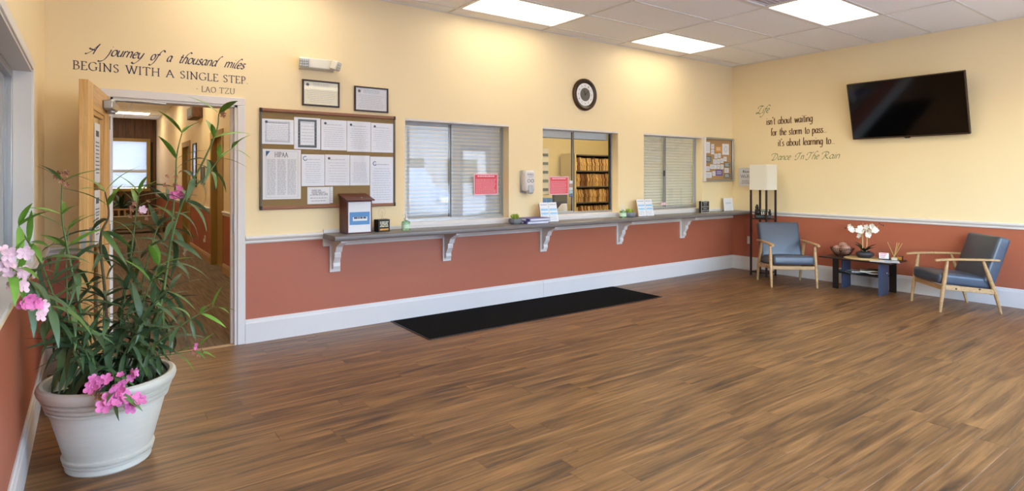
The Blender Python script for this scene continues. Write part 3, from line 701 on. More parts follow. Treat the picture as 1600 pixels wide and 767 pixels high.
# hallway door leaf (open into the room)
ang = math.atan2(4.36-5.25, 0.0-.13)
dr = sempty('door_1', (.13, 5.25, 0), ang); dr['label'] = 'oak door with narrow glass panel standing open'
DW, DH, DT = .9, 1.99, .045
def dpart(name, x0, x1, z0, z1, along, m='oak_door', y0=-DT, y1=0.0):
    L = (x1-x0) if along == 'x' else (z1-z0); O = (z1-z0) if along == 'x' else (x1-x0)
    MB().box(-L/2, y0, -O/2, L/2, y1, O/2).build(name, m, dr, bevel=.002, loc=((x0+x1)/2, 0, (z0+z1)/2), rot=(0, 0, 0) if along == 'x' else (0, R(-90), 0))
dpart('stile', 0, .24, .008, DH, 'z'); dpart('stile', DW-.2, DW, .008, DH, 'z')
dpart('rail', .24, DW-.2, DH-.16, DH, 'x'); dpart('rail', .24, DW-.2, .008, .3, 'x')
for a in ((.24, .27, .3, DH-.16, 'z'), (DW-.23, DW-.2, .3, DH-.16, 'z'), (.27, DW-.23, .3, .33, 'x'), (.27, DW-.23, DH-.19, DH-.16, 'x')): dpart('glazing_bead', *a, y0=-DT+.008, y1=-.008)
MB().box(.27, -DT/2-.003, .33, DW-.23, -DT/2+.003, DH-.19).build('pane', 'glass', dr)
MB().box(DW-.13, .0, .93, DW-.03, .004, 1.09).build('push_plate', 'aluminium', dr, bevel=.001)
MB().box(DW+.0, -.035, .95, DW+.002, -.01, 1.07).build('latch_plate', 'aluminium', dr)
cl = bpy.data.objects.new('door_closer', None); C.objects.link(cl); cl.parent = dr; cl.location = (.2, 0, DH-.09)
MB().box(-.14, 0, -.03, .14, .06, .035).build('closer_body', 'aluminium', cl, bevel=.01)
MB().lathe([(0,-.05),(.022,-.05),(.03,-.04),(.03,.05),(0,.05)], (-.02,.03,0), 16).build('spindle', 'aluminium', cl, smooth=True)
MB().tube([(-.02,.03,.05),(-.1,.2,.06),(-.16,.36,.055)], .008, 8).build('closer_arm', 'aluminium', cl, smooth=True)
MB().tube([(-.16,.36,.055),(-.19,.2,.06),(-.2,.1,.065)], .008, 8).build('closer_arm', 'aluminium', cl, smooth=True)
for z in (.2, 1.0, 1.8): MB().tube([(-.004,.006,z-.05),(-.004,.006,z+.05)], .008, 8).build('hinge', 'aluminium', dr, smooth=True)
Md = Matrix.Translation((.13, 5.25, 0)) @ Matrix.Rotation(ang, 4, 'Z')
for q, (zc, hh, lab) in enumerate(((1.56, .4, 'white notice taped to the glass of the open door, upper'), (1.13, .36, 'white notice taped to the glass of the open door, lower'))):
    t = thing('notice', lab, 'notice', Md @ Vector((.43, -DT/2+.0045, zc)), ang+PI)
    MB().box(-.11, -.001, -hh/2, .11, 0, hh/2).build('sheet', 'paper', t)
    mb = MB(); print_lines(mb, -.08, .08, -hh/2+.05, hh/2-.12, 9, .008, -.0018, align='c'); mb.box(-.06, -.0018, hh/2-.09, .06, -.0012, hh/2-.05); mb.build('printed_text', 'ink', t)

# ------------------------------------------------------------------ storefront behind the camera and street
for n_, (a, b) in enumerate(FRONT):
    w = sempty('window_%d' % (6+n_), ((a+b)/2, YF-.08, .5)); hwid = (b-a)/2; H = 2.1
    f = MB()
    for q in ((-hwid,0,-hwid+.05,H), (hwid-.05,0,hwid,H), (-hwid+.05,0,hwid-.05,.05), (-hwid+.05,H-.05,hwid-.05,H), (-.025,.05,.025,H-.05)): f.box(q[0], -.04, q[1], q[2], .04, q[3])
    f.build('frame', 'aluminium', w); MB().box(-hwid+.05, -.003, .05, hwid-.05, .003, H-.05).build('pane', 'glass_store', w)
    sm = MB().box(-hwid+.03, -.024, -.001, hwid-.03, .024, .001, Matrix.Rotation(R(-20), 4, 'X')).mesh('slat', 'white_matt')
    bl = bpy.data.objects.new('blind', None); C.objects.link(bl); bl.parent = w
    for q in range(7): inst('slat', sm, bl, (0, .085, H-.06-q*.045))
dd = sempty('door_2', (sum(DOORF)/2, YF-.08, 0)); hwid = (DOORF[1]-DOORF[0])/2
f = MB()
for q in ((-hwid,0,-hwid+.1,2.15), (hwid-.1,0,hwid,2.15), (-hwid+.1,0,hwid-.1,.25), (-hwid+.1,2.02,hwid-.1,2.15)): f.box(q[0], -.03, q[1], q[2], .03, q[3])
f.build('frame', 'dark_metal', dd); MB().box(-hwid+.1, -.003, .25, hwid-.1, .003, 2.02).build('pane', 'glass_store', dd)
struct(MB().box(-30, -40, -.2, 40, YF-.15, -.1).build('ground', 'asphalt')); struct(MB().box(-30, YF-1.8, -.1, 40, YF-.15, -.02).build('pavement', 'concrete'))
struct(MB().box(-30, HY1+.1, -.2, 40, 60, -.1).build('ground_rear', 'asphalt'))
t = thing('opposite_building', 'pale low building across the street', 'building', (8, -32, -.1))
MB().box(-22, -6, 0, 22, 0, 7.2).build('wall', 'pale_facade', t)
MB().box(-22.3, -6.2, 7.2, 22.3, .3, 7.6).build('roof', 'metal_shelf', t)
for q in range(8): MB().box(-20+q*5.2, 0, 1.0, -17+q*5.2, .05, 3.0).build('window', 'car_glass', t)
t = thing('parked_car', 'silver car parked outside facing the storefront', 'car', (7.3, -5.5, -.1), 0); t.scale = (1.05, 1.05, 1.22)
cp = [(-2.2,.35),(-2.25,.75),(-2.1,.95),(-1.2,1.0),(-.6,1.42),(.6,1.45),(1.15,1.05),(1.95,.88),(2.15,.72),(2.2,.4),(2.1,.28),(-2.1,.28)]
MB().prism(cp, -.85, .85, 'x').build('body', 'car_paint', t, bevel=.09, seg=3)
MB().prism([(-1.0,1.05),(-.55,1.36),(.55,1.38),(.98,1.08)], -.865, .865, 'x').build('side_glass', 'car_glass', t)
for sx in (-.6, .6): MB().box(sx-.2, 2.02, .62, sx+.2, 2.19, .78).build('headlight', 'lens', t, bevel=.04)
for sx in (-.78, .78):
    for sy in (-1.35, 1.35): MB().tube([(sx-.11,sy,.33),(sx+.11,sy,.33)], .33, 24).build('wheel', 'tyre', t, smooth=True)


# ------------------------------------------------------------------ armchairs
def cushion(sx, sy, sz, nx=10, ny=10, crown=.02, edge=.035):
    """rounded upholstery block centred on the origin, crowned top"""
    bm = bmesh.new(); bmesh.ops.create_cube(bm, size=1)
    bmesh.ops.scale(bm, vec=(sx, sy, sz), verts=bm.verts)
    bmesh.ops.bevel(bm, geom=list(bm.edges), offset=edge, segments=3, profile=.6, affect='EDGES')
    bmesh.ops.subdivide_edges(bm, edges=[e for e in bm.edges if e.calc_length() > min(sx, sy)*.5], cuts=5, use_grid_fill=True)
    for v in bm.verts:
        k = (1-(2*v.co.x/sx)**2)*(1-(2*v.co.y/sy)**2)
        v.co.z += crown*max(0, k)*(1 if v.co.z > 0 else .2)
    mb = MB(); bm.verts.index_update(); mb.add([v.co.copy() for v in bm.verts], [tuple(v.index for v in f.verts) for f in bm.faces]); bm.free(); return mb
def make_chair():
    t = thing('armchair', '', 'armchair')
    hw = .275
    cushion(.50, .53, .115, crown=.018).build('seat_cushion', 'leather', t, smooth=True, loc=(0, -.02, .318), rot=(R(-6), 0, 0))
    cushion(.52, .50, .12, crown=.015, edge=.03).build('back_cushion', 'leather', t, smooth=True, loc=(0, .265, .535), rot=(R(72), 0, 0))
    for s in (-1, 1):
        MB().tube([(s*hw, -.285, 0), (s*hw, -.262, .2), (s*(hw-.004), -.235, .38), (s*(hw-.002), -.215, .535)], [.012, .019, .021, .014], 12).build('leg', 'beech', t, smooth=True)
        MB().tube([(s*hw, .285, 0), (s*hw, .235, .2), (s*(hw-.004), .175, .38), (s*(hw-.002), .12, .535)], [.012, .019, .02, .014], 12).build('leg', 'beech', t, smooth=True)
        arm = MB(); ys = [-.335, -.315, -.25, -.1, .1, .2, .27]; ws = [.012, .024, .03, .026, .024, .022, .02]; zs = [.533, .538, .545, .55, .55, .548, .545]
        arm.add([(s*hw+d*w_, y_, z_+h_) for y_, w_, z_ in zip(ys, ws, zs) for d, h_ in ((-1,-.012),(1,-.012),(1,.008),(-1,.008))],
                [(4*i+a, 4*i+(a+1)%4, 4*i+4+(a+1)%4, 4*i+4+a) for i in range(6) for a in range(4)]+[(0,1,2,3),(24,25,26,27)])
        arm.build('armrest', 'beech', t, bevel=.005)
        MB().prism([(-.25,.235),(-.25,.285),(.215,.245),(.215,.195)], s*hw-.012, s*hw+.012, 'x').build('side_rail', 'beech', t, bevel=.004)
        for yy in (-.14, .08): MB().tube([(s*(hw+.011), yy, .245), (s*(hw+.016), yy, .245)], .009, 10).build('bolt', 'bronze', t, smooth=True)
    MB().box(-hw, -.262, .225, hw, -.24, .27).build('front_rail', 'beech', t, bevel=.004)
    MB().box(-hw, .19, .19, hw, .21, .24).build('back_rail', 'beech', t, bevel=.004)
    return t
ch = make_chair(); ch.location = (7.39, 4.06, 0); ch.rotation_euler = (0, 0, R(-42)); ch['group'] = 'grey armchairs with wooden arms'
ch['label'] = 'grey leather armchair with wooden arms in front of the floor lamp'
c2 = copy_tree(ch); c2.location = (7.535, 2.275, 0); c2.rotation_euler = (0, 0, R(-134))
c2['label'] = 'grey leather armchair with wooden arms to the right of the table, seen side on'

# ------------------------------------------------------------------ coffee table and what stands on it
TZ = .40
t = thing('coffee_table', 'low dark coffee table with board legs and lower shelf against the wall', 'table', (7.715, 3.28, 0))
MB().prism([(-.235,-.41),(.235,-.41),(.235,.41),(-.235,.41)], TZ-.018, TZ, 'z').build('tabletop', 'table_black', t, bevel=.006)
MB().box(-.095, -.27, .195, .165, .3, .212).build('lower_shelf', 'table_black', t, bevel=.003)
MB().box(-.115, .225, 0, -.095, .29, TZ-.018).build('leg', 'table_black', t)
MB().box(.0, .215, 0, .205, .235, TZ-.018).build('leg', 'table_blue', t)['label'] = 'slate blue board leg'
MB().box(-.2, -.29, 0, .03, -.27, TZ-.018).build('leg', 'table_blue', t)['label'] = 'slate blue board leg'
MB().box(.165, -.32, 0, .185, -.245, TZ-.018).build('leg', 'table_black', t)
def tp(dx, dy): return (7.715+dx, 3.28+dy, TZ)
# wire bowl with decorative balls
bx_, by_, _ = tp(.03, .24)
t = thing('wire_bowl', 'dark brown wire bowl on the coffee table holding decorative balls', 'bowl', (bx_, by_, TZ))
MB().lathe([(0,.006),(.07,.006),(.075,.0),(0,0)], seg=24).build('base', 'wire', t, smooth=True)
wm = MB().tube([(.07,0,.004),(.1,0,.035),(.125,0,.075),(.135,0,.1)], .0022, 6).mesh('wire', 'wire')
for q in range(32): inst('wire', wm, t, rot=(0, 0, 2*PI*q/32))
for r_, z_ in ((.136, .1), (.127, .078), (.112, .052), (.098, .033)):
    MB().tube([(r_*math.cos(2*PI*q/32), r_*math.sin(2*PI*q/32), z_) for q in range(33)], .003 if z_ > .09 else .002, 6, cap=False).build('rim' if z_ > .09 else 'hoop', 'wire', t, smooth=True)
def ball_mb(r):
    mb = MB(); u, w = 24, 16; vs = []
    mb.ball((0,0,0), r, u, w)
    mb.v = [tuple(Vector(p)*(1+.035*math.sin(p[0]/r*9+2*math.sin(p[2]/r*5))*math.sin(p[1]/r*8+p[2]/r*4))) for p in mb.v]; return mb
for (dx, dy, dz, r_, lab) in ((.0, .062, .07, .056, 'brown patterned ball at the left of the wire bowl'), (.065, .02, .115, .052, 'brown patterned ball at the back top of the wire bowl'),
                              (-.03, -.055, .085, .06, 'brown patterned ball at the right of the wire bowl, largest')):
    tag(ball_mb(r_).build('decorative_ball', 'ball', smooth=True, loc=(bx_+dx, by_+dy, TZ+dz)), lab, 'ball', 'decorative balls in the wire bowl')
# woven mat, orchid
ox, oy, _ = tp(.0, -.03)
mb = MB(); mb.lathe([(0,.004),(.19,.004),(.205,.006),(.21,.003),(.205,0),(0,0)], seg=40)
pm = thing('placemat', 'tan woven round placemat under the orchid pot', 'placemat', (ox-.02, oy, TZ)); mb.build('mat', 'woven', pm, smooth=True)
for r_ in (.05, .085, .12, .155, .19): MB().tube([(r_*math.cos(2*PI*q/40), r_*math.sin(2*PI*q/40), .0045) for q in range(41)], .003, 6, cap=False).build('braid', 'woven', pm, smooth=True)
t = thing('potted_orchid', 'white orchid with two stems in a dark oval pot on the coffee table', 'plant', (ox+.02, oy, TZ+.007))
MB().lathe([(0,0),(.06,0),(.092,.02),(.1,.042),(.09,.065),(.06,.08),(.05,.078),(.05,.07),(0,.07)], seg=32).build('pot', 'stone_pot', t, smooth=True)
MB().lathe([(0,.068),(.05,.068),(.05,.073),(0,.075)], seg=20).build('moss', 'soil', t, smooth=True)
om = leaf_mesh(.17, .07, .5, 'orchid_leaf', 8, .35)
for a, e in ((R(95), 62), (R(75), 45), (R(-85), 55), (R(-110), 40), (R(180), 35)): inst('leaf', om, t, (.0, .0, .07), (0, R(-e), a))
def petal5(r, m, name='flower', n=5, wide=.75, cup=.3):
    mb = MB()
    for q in range(n):
        a = 2*PI*q/n; ca, sa = math.cos(a), math.sin(a); w = r*wide/2
        pts = [(0,0,0),(r*.45,-w*.8,r*cup*.25),(r*.85,-w*.7,r*cup*.55),(r,0,r*cup*.6),(r*.85,w*.7,r*cup*.55),(r*.45,w*.8,r*cup*.25),(r*.5,0,r*cup*.12)]
        mb.add([(p[0]*ca-p[1]*sa, p[0]*sa+p[1]*ca, p[2]+.002*q) for p in pts], [(0,1,6),(1,2,6),(2,3,6),(3,4,6),(4,5,6),(5,0,6)])
    mb.ball((0,0,r*.12), r*.14, 8, 5)
    me = mb.mesh(name, m); return me
of_ = petal5(.036, 'petal_white', wide=1.0, cup=.25)
def face(dirv):
    return Vector(dirv).to_track_quat('Z', 'Y').to_euler()
rg = random.Random(5)
for s, (bx2, by2, side) in enumerate(((-.006, .018, 1), (.006, -.018, -1))):
    pts = catmull([(bx2, by2, .06), (bx2, by2*1.3, .2), (bx2, by2*1.6, .3), (bx2-.01, side*.06, .36), (bx2-.015, side*.12, .375), (bx2-.02, side*.16, .40 if side < 0 else .34)], 5)
    st = MB().tube(pts, [.0055-.003*i/len(pts) for i in range(len(pts))], 8).build('stem', 'stake', t, smooth=True)
    MB().tube([(bx2+.008, by2, .06), (bx2+.008, by2*1.2, .43-.02*s)], .0022, 6).build('support_stick', 'stake', t, smooth=True)
    for q in range(9):
        p = pts[int(len(pts)*(.40+.57*q/9))]
        inst('flower', of_, st, (p.x-rg.uniform(.01,.045), p.y+rg.uniform(-.03,.03), p.z-rg.uniform(-.02,.05)), face((-1, rg.uniform(-.9,.5), rg.uniform(-.2,.5))))
    for q in range(3): MB().ball((pts[-1].x, pts[-1].y+side*(.012+.02*q), pts[-1].z+.03-.01*q), (.007,.007,.01), 8, 6).build('bud', 'stone_pot', st, smooth=True)
# cards, diffuser, papers
cx_, cy_, _ = tp(.03, -.24)
t = thing('card_holder', 'small black card holder with white and red cards on the coffee table', 'card holder', (cx_, cy_, TZ), RZ+R(25))
MB().prism([(-.03,0),(.035,0),(.035,.012),(.02,.05),(.014,.05),(.008,.016),(-.03,.016)], -.055, .055, 'x').build('holder', 'black', t)
MB().box(-.05, -.003, 0, .05, .003, .07, Matrix.Translation((0,-.004,.016)) @ Matrix.Rotation(R(-18), 4, 'X')).build('cards', 'paper', t)
mb = MB()
for q in range(3): mb.add([Matrix.Translation((0,-.004,.016)) @ Matrix.Rotation(R(-18), 4, 'X') @ Vector(p) for p in ((-.04,-.0045,.012+q*.02),(.01+.01*q,-.0045,.012+q*.02),(.01+.01*q,-.0045,.02+q*.02),(-.04,-.0045,.02+q*.02))], [(0,1,2,3)])
mb.build('printed_text', 'red_paper', t)
dx_, dy_, _ = tp(.07, -.335)
t = thing('reed_diffuser', 'glass jar reed diffuser with pale sticks on the coffee table', 'diffuser', (dx_, dy_, TZ))
MB().lathe([(0,0),(.036,0),(.04,.006),(.04,.05),(.03,.06),(.022,.062),(.022,.07),(.018,.07),(.018,.06),(.035,.05),(.035,.008),(0,.008)], seg=24).build('jar', 'glass_clear', t, smooth=True)
MB().lathe([(0,.009),(.034,.009),(.034,.035),(0,.035)], seg=20).build('oil', 'paper_cream', t, smooth=True)
for dx, dy in ((.01,.075), (.0,-.03), (.02,-.045), (-.01,-.09), (.03,-.02)): MB().tube([(-dx*.2,-dy*.2,.01), (dx,dy,.215)], .0028, 6).build('reed', 'stake', t, smooth=True)
bx3, by3, _ = tp(.15, -.37)
t = thing('tealight_box', 'small yellow and black box beside the reed diffuser', 'box', (bx3, by3, TZ), RZ)
MB().box(-.025, -.02, 0, .025, .02, .05).build('carton', 'black', t, bevel=.002); MB().box(-.024, -.0215, .006, .024, -.02, .046).build('label_panel', 'orange_card', t)
t = thing('flyer', 'pale folded flyer on the right end of the coffee table', 'flyer', (tp(-.09, -.29)[0], tp(-.09, -.29)[1], TZ+.0005), R(25))
MB().box(-.11, -.15, 0, .11, .15, .002).build('sheet', 'paper', t); mb = MB(); mb.add([(-.09,-.13,.0026),(.0,-.13,.0026),(.0,.0,.0026),(-.09,.0,.0026)], [(0,1,2,3)]); mb.build('printed_block', 'sky_print', t)
for q, (dx, dy, rz, lab) in enumerate(((0, .1, 70, 'open magazine at the left of the table shelf'), (.0, -.06, 100, 'pale magazine at the middle of the table shelf'), (.01, -.13, 115, 'creased magazine at the right end of the table shelf'))):
    t = thing('magazine', lab, 'magazine', (7.715+dx, 3.28+dy, .2125+.02*q), R(rz), 'magazines on the table shelf')
    mb = MB(); n_ = 8
    for i in range(n_):
        x0_, x1_ = -.14+.28*i/n_, -.14+.28*(i+1)/n_; z_ = lambda x: .010+.006*math.sin(x*30+q)
        mb.add([(x0_,-.1,z_(x0_)-.009),(x1_,-.1,z_(x1_)-.009),(x1_,.1,z_(x1_)-.009),(x0_,.1,z_(x0_)-.009),(x0_,-.1,z_(x0_)),(x1_,-.1,z_(x1_)),(x1_,.1,z_(x1_)),(x0_,.1,z_(x0_))], [(0,3,2,1),(4,5,6,7),(0,1,5,4),(2,3,7,6)]+([(3,0,4,7)] if i == 0 else [])+([(1,2,6,5)] if i == n_-1 else []))
    mb.build('pages', ('slate_card', 'paper', 'paper_cream')[q], t, smooth=True)
    mb = MB(); mb.add([(-.1,-.07,.0185),(.06,-.07,.0185),(.06,.05,.0185),(-.1,.05,.0185)], [(0,1,2,3)]); mb.build('cover_picture', ('paper', 'sky_print', 'slate_card')[q], t)

# ------------------------------------------------------------------ floor lamp with phone
lx0, ly0, lw_ = 7.63, 4.47, .26
t = thing('floor_lamp', 'tall shelf floor lamp with cream square shade in the corner', 'floor lamp', (lx0+lw_/2, ly0+lw_/2, 0))
h = lw_/2
pm_ = MB().box(-.011, -.011, 0, .011, .011, 1.23).mesh('post', 'espresso')
for sx in (-1, 1):
    for sy in (-1, 1): inst('post', pm_, t, (sx*(h-.013), sy*(h-.013), 0))
for z_ in (.045, .80): MB().box(-h+.004, -h+.004, z_, h-.004, h-.004, z_+.016).build('shelf', 'espresso', t, bevel=.002)
sh = MB()
for q in ((-h,-h,h,-h+.004), (-h,h-.004,h,h), (-h,-h+.004,-h+.004,h-.004), (h-.004,-h+.004,h,h-.004)): sh.box(q[0], q[1], 1.215, q[2], q[3], 1.571)
sh.build('lamp_shade', 'linen', t)
MB().box(-h+.004, -.008, 1.218, h-.004, .008, 1.23).build('shade_bar', 'espresso', t)
MB().tube([(0,0,1.23),(0,0,1.3)], .018, 12).build('lamp_socket', 'black', t, smooth=True); MB().ball((0,0,1.35), (.03,.03,.045), 14, 10).build('bulb', 'white', t, smooth=True)
t = thing('desk_phone', 'black desk phone with handset on the lamp shelf', 'phone', (lx0+lw_/2-.005, ly0+lw_/2, .816), R(-55)); t.scale = (.95, .95, 1.45)
MB().prism([(-.09,0),(.085,0),(.085,.075),(.06,.085),(-.09,.03)], -.11, .11, 'x').build('base', 'black', t, bevel=.006)
sl = Matrix.Translation((0,-.015,.058)) @ Matrix.Rotation(math.atan2(.055,.15), 4, 'X')
MB().box(-.03, .02, .0, .085, .06, .006, sl).build('display', 'phone_screen', t)
km = MB().box(-.007, -.005, 0, .007, .005, .005).mesh('key', 'off_white')
for a in range(4):
    for b in range(4):
        p = sl @ Vector((-.02+a*.026, -.065+b*.019, .0)); inst('key', km, t, p, (math.atan2(.055,.15), 0, 0))
hs_ = MB(); hs_.tube(catmull([(-.078,-.085,.05),(-.078,-.06,.075),(-.078,0,.1),(-.078,.06,.115),(-.078,.09,.105)], 4), [.014]+[.017]*15+[.014], 10)
hs_.ball((-.078,-.075,.056), (.026,.03,.022), 12, 8); hs_.ball((-.078,.075,.1), (.026,.03,.022), 12, 8); hs_.build('handset', 'black', t, smooth=True)

# ------------------------------------------------------------------ television, right wall
th = math.atan2(.18, .69)
t = thing('television', 'large black flat television tilted down on the wall', 'television', (7.96, 2.868, 1.879), rot=(th, 0, RZ))
TW, TH = 1.232, .713
MB().box(-TW/2, 0, 0, TW/2, .045, TH).build('housing', 'black', t, bevel=.005)
MB().box(-TW/2+.25, .045, .12, TW/2-.25, .075, TH-.2).build('rear_housing', 'black', t, bevel=.01)
bz = MB()
for q in ((-TW/2,0,TW/2,.018), (-TW/2,TH-.01,TW/2,TH), (-TW/2,.018,-TW/2+.01,TH-.01), (TW/2-.01,.018,TW/2,TH-.01)): bz.box(q[0], -.004, q[1], q[2], .002, q[3])
bz.build('bezel', 'bronze', t, bevel=.0015)
MB().box(-TW/2+.01, -.002, .018, TW/2-.01, .0, TH-.01).build('screen', 'screen', t)
MB().prism([(-.035,0),(.035,0),(.025,-.012),(-.025,-.012)], -.004, .01, 'y').build('sensor', 'black', t)
MB().box(-.2, -.02, -.15, .2, .0, .15).build('wall_plate', 'dark_metal', t, loc=(0, .12, .35), rot=(-th, 0, 0))
MB().tube([(0,.07,.3),(0,.14,.36)], .03, 10).build('tilt_arm', 'dark_metal', t)

# wall lettering
def quote(name, label, loc, rz): return thing(name, label, 'wall lettering', loc, rz)
t = quote('wall_quote', 'dark blue vinyl quote lettering about a journey above the hallway door', (0, D, 0), 0)
mb = MB()
kw = dict(shear=.42, nib=R(40), wmax=.26, wmin=.07, gap=.06)
for w_, a, b in (('A', .0, .05), ('journey', .115, .335), ('of', .385, .435), ('a', .493, .525), ('thousand', .575, .845), ('miles', .905, 1.055)):
    mb = MB(); pen_line(mb, w_, SCR, a, b, 2.302, .046, **kw); mb.build('script_word', 'quote_blue', t)
mb = MB(); kc = dict(nib=R(20), wmax=.13, wmin=.045, gap=.12)
for w_, a, b, hgt in (('BEGINS', -.09, .188, .06), ('WITH', .228, .452, .06), ('A', .492, .548, .058), ('SINGLE', .588, .862, .058), ('STEP.', .898, 1.092, .058)):
    mb = MB(); pen_line(mb, w_, CAP, a, b, 2.181, hgt, **kc); mb.build('capitals_word', 'quote_blue', t)
mb = MB(); kc['wmax'] = .11
for w_, a, b in (('-', .70, .718), ('LAO', .74, .845), ('TZU', .87, .988)): mb = MB(); pen_line(mb, w_, CAP, a, b, 2.087, .044, **kc); mb.build('author_word', 'quote_blue', t)
t = quote('wall_quote', 'brown and green vinyl quote lettering about life beside the television', (XR, 0, 0), RZ)
# local x = -world y
kp = dict(nib=R(15), wmax=.21, wmin=.06, gap=.08)
for nm, txt, a, b, z_ in (('print_line', "isn't about waiting", -4.714, -4.04, 2.16), ('print_line', 'for the storm to pass...', -4.648, -3.852, 1.996), ('print_line', "it's about learning to...", -4.537, -3.747, 1.84)):
    mb = MB(); pen_line(mb, txt, LOW, a, b, z_, .062, **kp); mb.build(nm, 'quote_brown', t)
ks = dict(shear=.35, nib=R(40), wmax=.17, wmin=.06, gap=.04)
mb = MB(); pen_line(mb, 'Life', SCR, -4.86, -4.68, 2.338, .062, **ks); mb.build('script_line', 'quote_green', t)
mb = MB(); 
for w_, a, b in (('Dance', -4.63, -4.36), ('In', -4.27, -4.17), ('The', -4.12, -3.965), ('Rain', -3.915, -3.69)): mb = MB(); pen_line(mb, w_, SCR, a, b, 1.643, .055, **ks); mb.build('script_word', 'quote_green', t)
# wall sign and outlet
t = thing('wall_sign', 'white Wi-Fi notice on the wall behind the lamp shade', 'sign', (XR, 5.045, 1.40), RZ)
MB().box(-.115, -.003, -.14, .115, 0, .14).build('sheet', 'paper', t)
mb = MB(); pen_line(mb, 'W', CAP, -.052, -.03, .065, .032, shear=.2, wmax=.2, wmin=.08, y=-.004); pen_line(mb, 'elcome', LOW, -.026, .06, .065, .018, shear=.3, wmax=.3, wmin=.1, y=-.004); mb.build('script_line', 'ink', t)
font_mesh('heading', 'Wi-Fi', 'ink', t, -.085, .06, -.02, .05, -.004)
mb = MB(); print_lines(mb, -.08, .08, -.11, -.05, 3, .006, -.004, align='c'); mb.build('printed_text', 'ink', t)
t = thing('wall_outlet', 'white outlet low on the wall beside the corner lamp', 'outlet', (XR, 4.987, .45), RZ)
MB().box(-.035, -.006, -.057, .035, 0, .057).build('plate', 'white', t, bevel=.002)
for z_ in (-.025, .025): MB().box(-.016, -.008, z_-.014, .016, -.006, z_+.014).build('socket', 'off_white', t, bevel=.002)

# ------------------------------------------------------------------ back wall: boards, frames, clock, emergency light
def sheet(label, xc, zc, w, h, y, m='paper_sleeve', lines=10, group=None, frame=False, seal=False, lh=.0035, inkm='ink_light', head=True, name='pinned_paper', cat='paper', loc_rot=None, rot=0):
    t = thing(name, label, cat, (xc, y, zc), group=group, rot=(0, rot, 0))
    MB().box(-w/2, -.0015, -h/2, w/2, 0, h/2).build('sheet', m, t)
    mb = MB()
    if head: print_lines(mb, -w*.3, w*.3, h*.3, h*.36, 1, lh*1.8, -.0024, align='c', rag=0)
    print_lines(mb, -w*.4, w*.4, -h*.42, h*.27, lines, lh, -.0024, align='c')
    if frame:
        for k in (.0, .006, .012):
            a, b = w*.38-k, h*.42-k
            for q in ((-a,-b,a,-b+.003), (-a,b-.003,a,b), (-a,-b,-a+.003,b), (a-.003,-b,a,b)): mb.add([(q[0],-.0024,q[1]),(q[2],-.0024,q[1]),(q[2],-.0024,q[3]),(q[0],-.0024,q[3])], [(0,1,2,3)])
    mb.build('printed_text', inkm, t)
    if seal:
        mb = MB(); mb.add([(-w*.34+.012*math.cos(2*PI*i/12), -.0026, h*.38+.012*math.sin(2*PI*i/12)) for i in range(12)], [tuple(range(12))]); mb.build('seal', 'ink', t)
    return t
# big cork board
BX0, BX1, BZ0, BZ1 = 1.178, 2.42, 1.118, 1.987
t = thing('cork_board', 'large cork notice board with wooden frame beside the doorway', 'notice board', ((BX0+BX1)/2, D, (BZ0+BZ1)/2))
w, h = (BX1-BX0)/2, (BZ1-BZ0)/2
MB().box(-w+.01, -.014, -h+.01, w-.01, -.001, h-.01).build('cork_panel', 'cork', t)
for z_ in (-h, h-.03): MB().box(-w, -.026, z_, w, -.001, z_+.03).build('frame_rail', 'frame_wood', t, bevel=.006)
for x_ in (-w, w-.018): MB().box(x_, -.024, -h+.03, x_+.018, -.001, h-.03).build('frame_side', 'metal_shelf', t, bevel=.003)
for x_ in (-w, w-.02):
    for z_ in (-h, h-.032): MB().box(x_-.001, -.028, z_-.001, x_+.021, 0, z_+.033).build('corner_cap', 'black', t, bevel=.004)
YB = D-.0145
def bpx(zx, zy):    # board zoom coordinates (board corner frame) -> metres on the board
    return zx, zy
tops = [('plastic sleeved certificate, landscape, top left of the cork board', 1.188, 1.458, 1.682, 1.897, dict(frame=True, seal=True)),
        ('sleeved certificate with dark ornate border on the cork board', 1.462, 1.692, 1.645, 1.925, dict(lines=7)),
        ('sleeved letter in the middle of the cork board top row', 1.699, 1.935, 1.643, 1.918, dict(seal=True)),
        ('crinkled sleeved letter, fourth in the cork board top row', 1.939, 2.169, 1.635, 1.918, dict(seal=True)),
        ('sleeved letter at the right end of the cork board top row', 2.173, 2.398, 1.634, 1.914, dict(seal=True))]
for lab, x0, x1, z0, z1, k in tops:
    o = sheet(lab, (x0+x1)/2, (z0+z1)/2, x1-x0, z1-z0, YB, group='papers on the large cork board', **k)
    if 'ornate' in lab:
        mb = MB(); a, b = .082, .125
        for q in ((-a,-b,a,-b+.02), (-a,b-.02,a,b), (-a,-b+.02,-a+.02,b-.02), (a-.02,-b+.02,a,b-.02)): mb.add([(q[0],-.0024,q[1]),(q[2],-.0024,q[1]),(q[2],-.0024,q[3]),(q[0],-.0024,q[3])], [(0,1,2,3)])
        mb.build('border', 'slate_card', o)
o = sheet('large privacy poster headed HIPAA on the cork board', 1.361, 1.422, .318, .432, YB, lines=0, head=False, m='paper', group='papers on the large cork board', name='poster', cat='poster')
mb = MB()
for c in range(3): print_lines(mb, -.125+c*.085, -.05+c*.085, -.18, .13, 34, .0042, -.0024, rag=.1)
for q in ((-.135,-.2,.135,-.198), (-.135,.198,.135,.2), (-.135,-.2,-.133,.2), (.133,-.2,.135,.2)): mb.add([(q[0],-.0024,q[1]),(q[2],-.0024,q[1]),(q[2],-.0024,q[3]),(q[0],-.0024,q[3])], [(0,1,2,3)])
mb.build('printed_columns', 'ink_light', o)
mb = MB(); mb.add([(-.133,-.0025,.198),(-.1,-.0025,.198),(-.133,-.0025,.15)], [(0,1,2)]); mb.build('corner_mark', 'ink_blue', o)
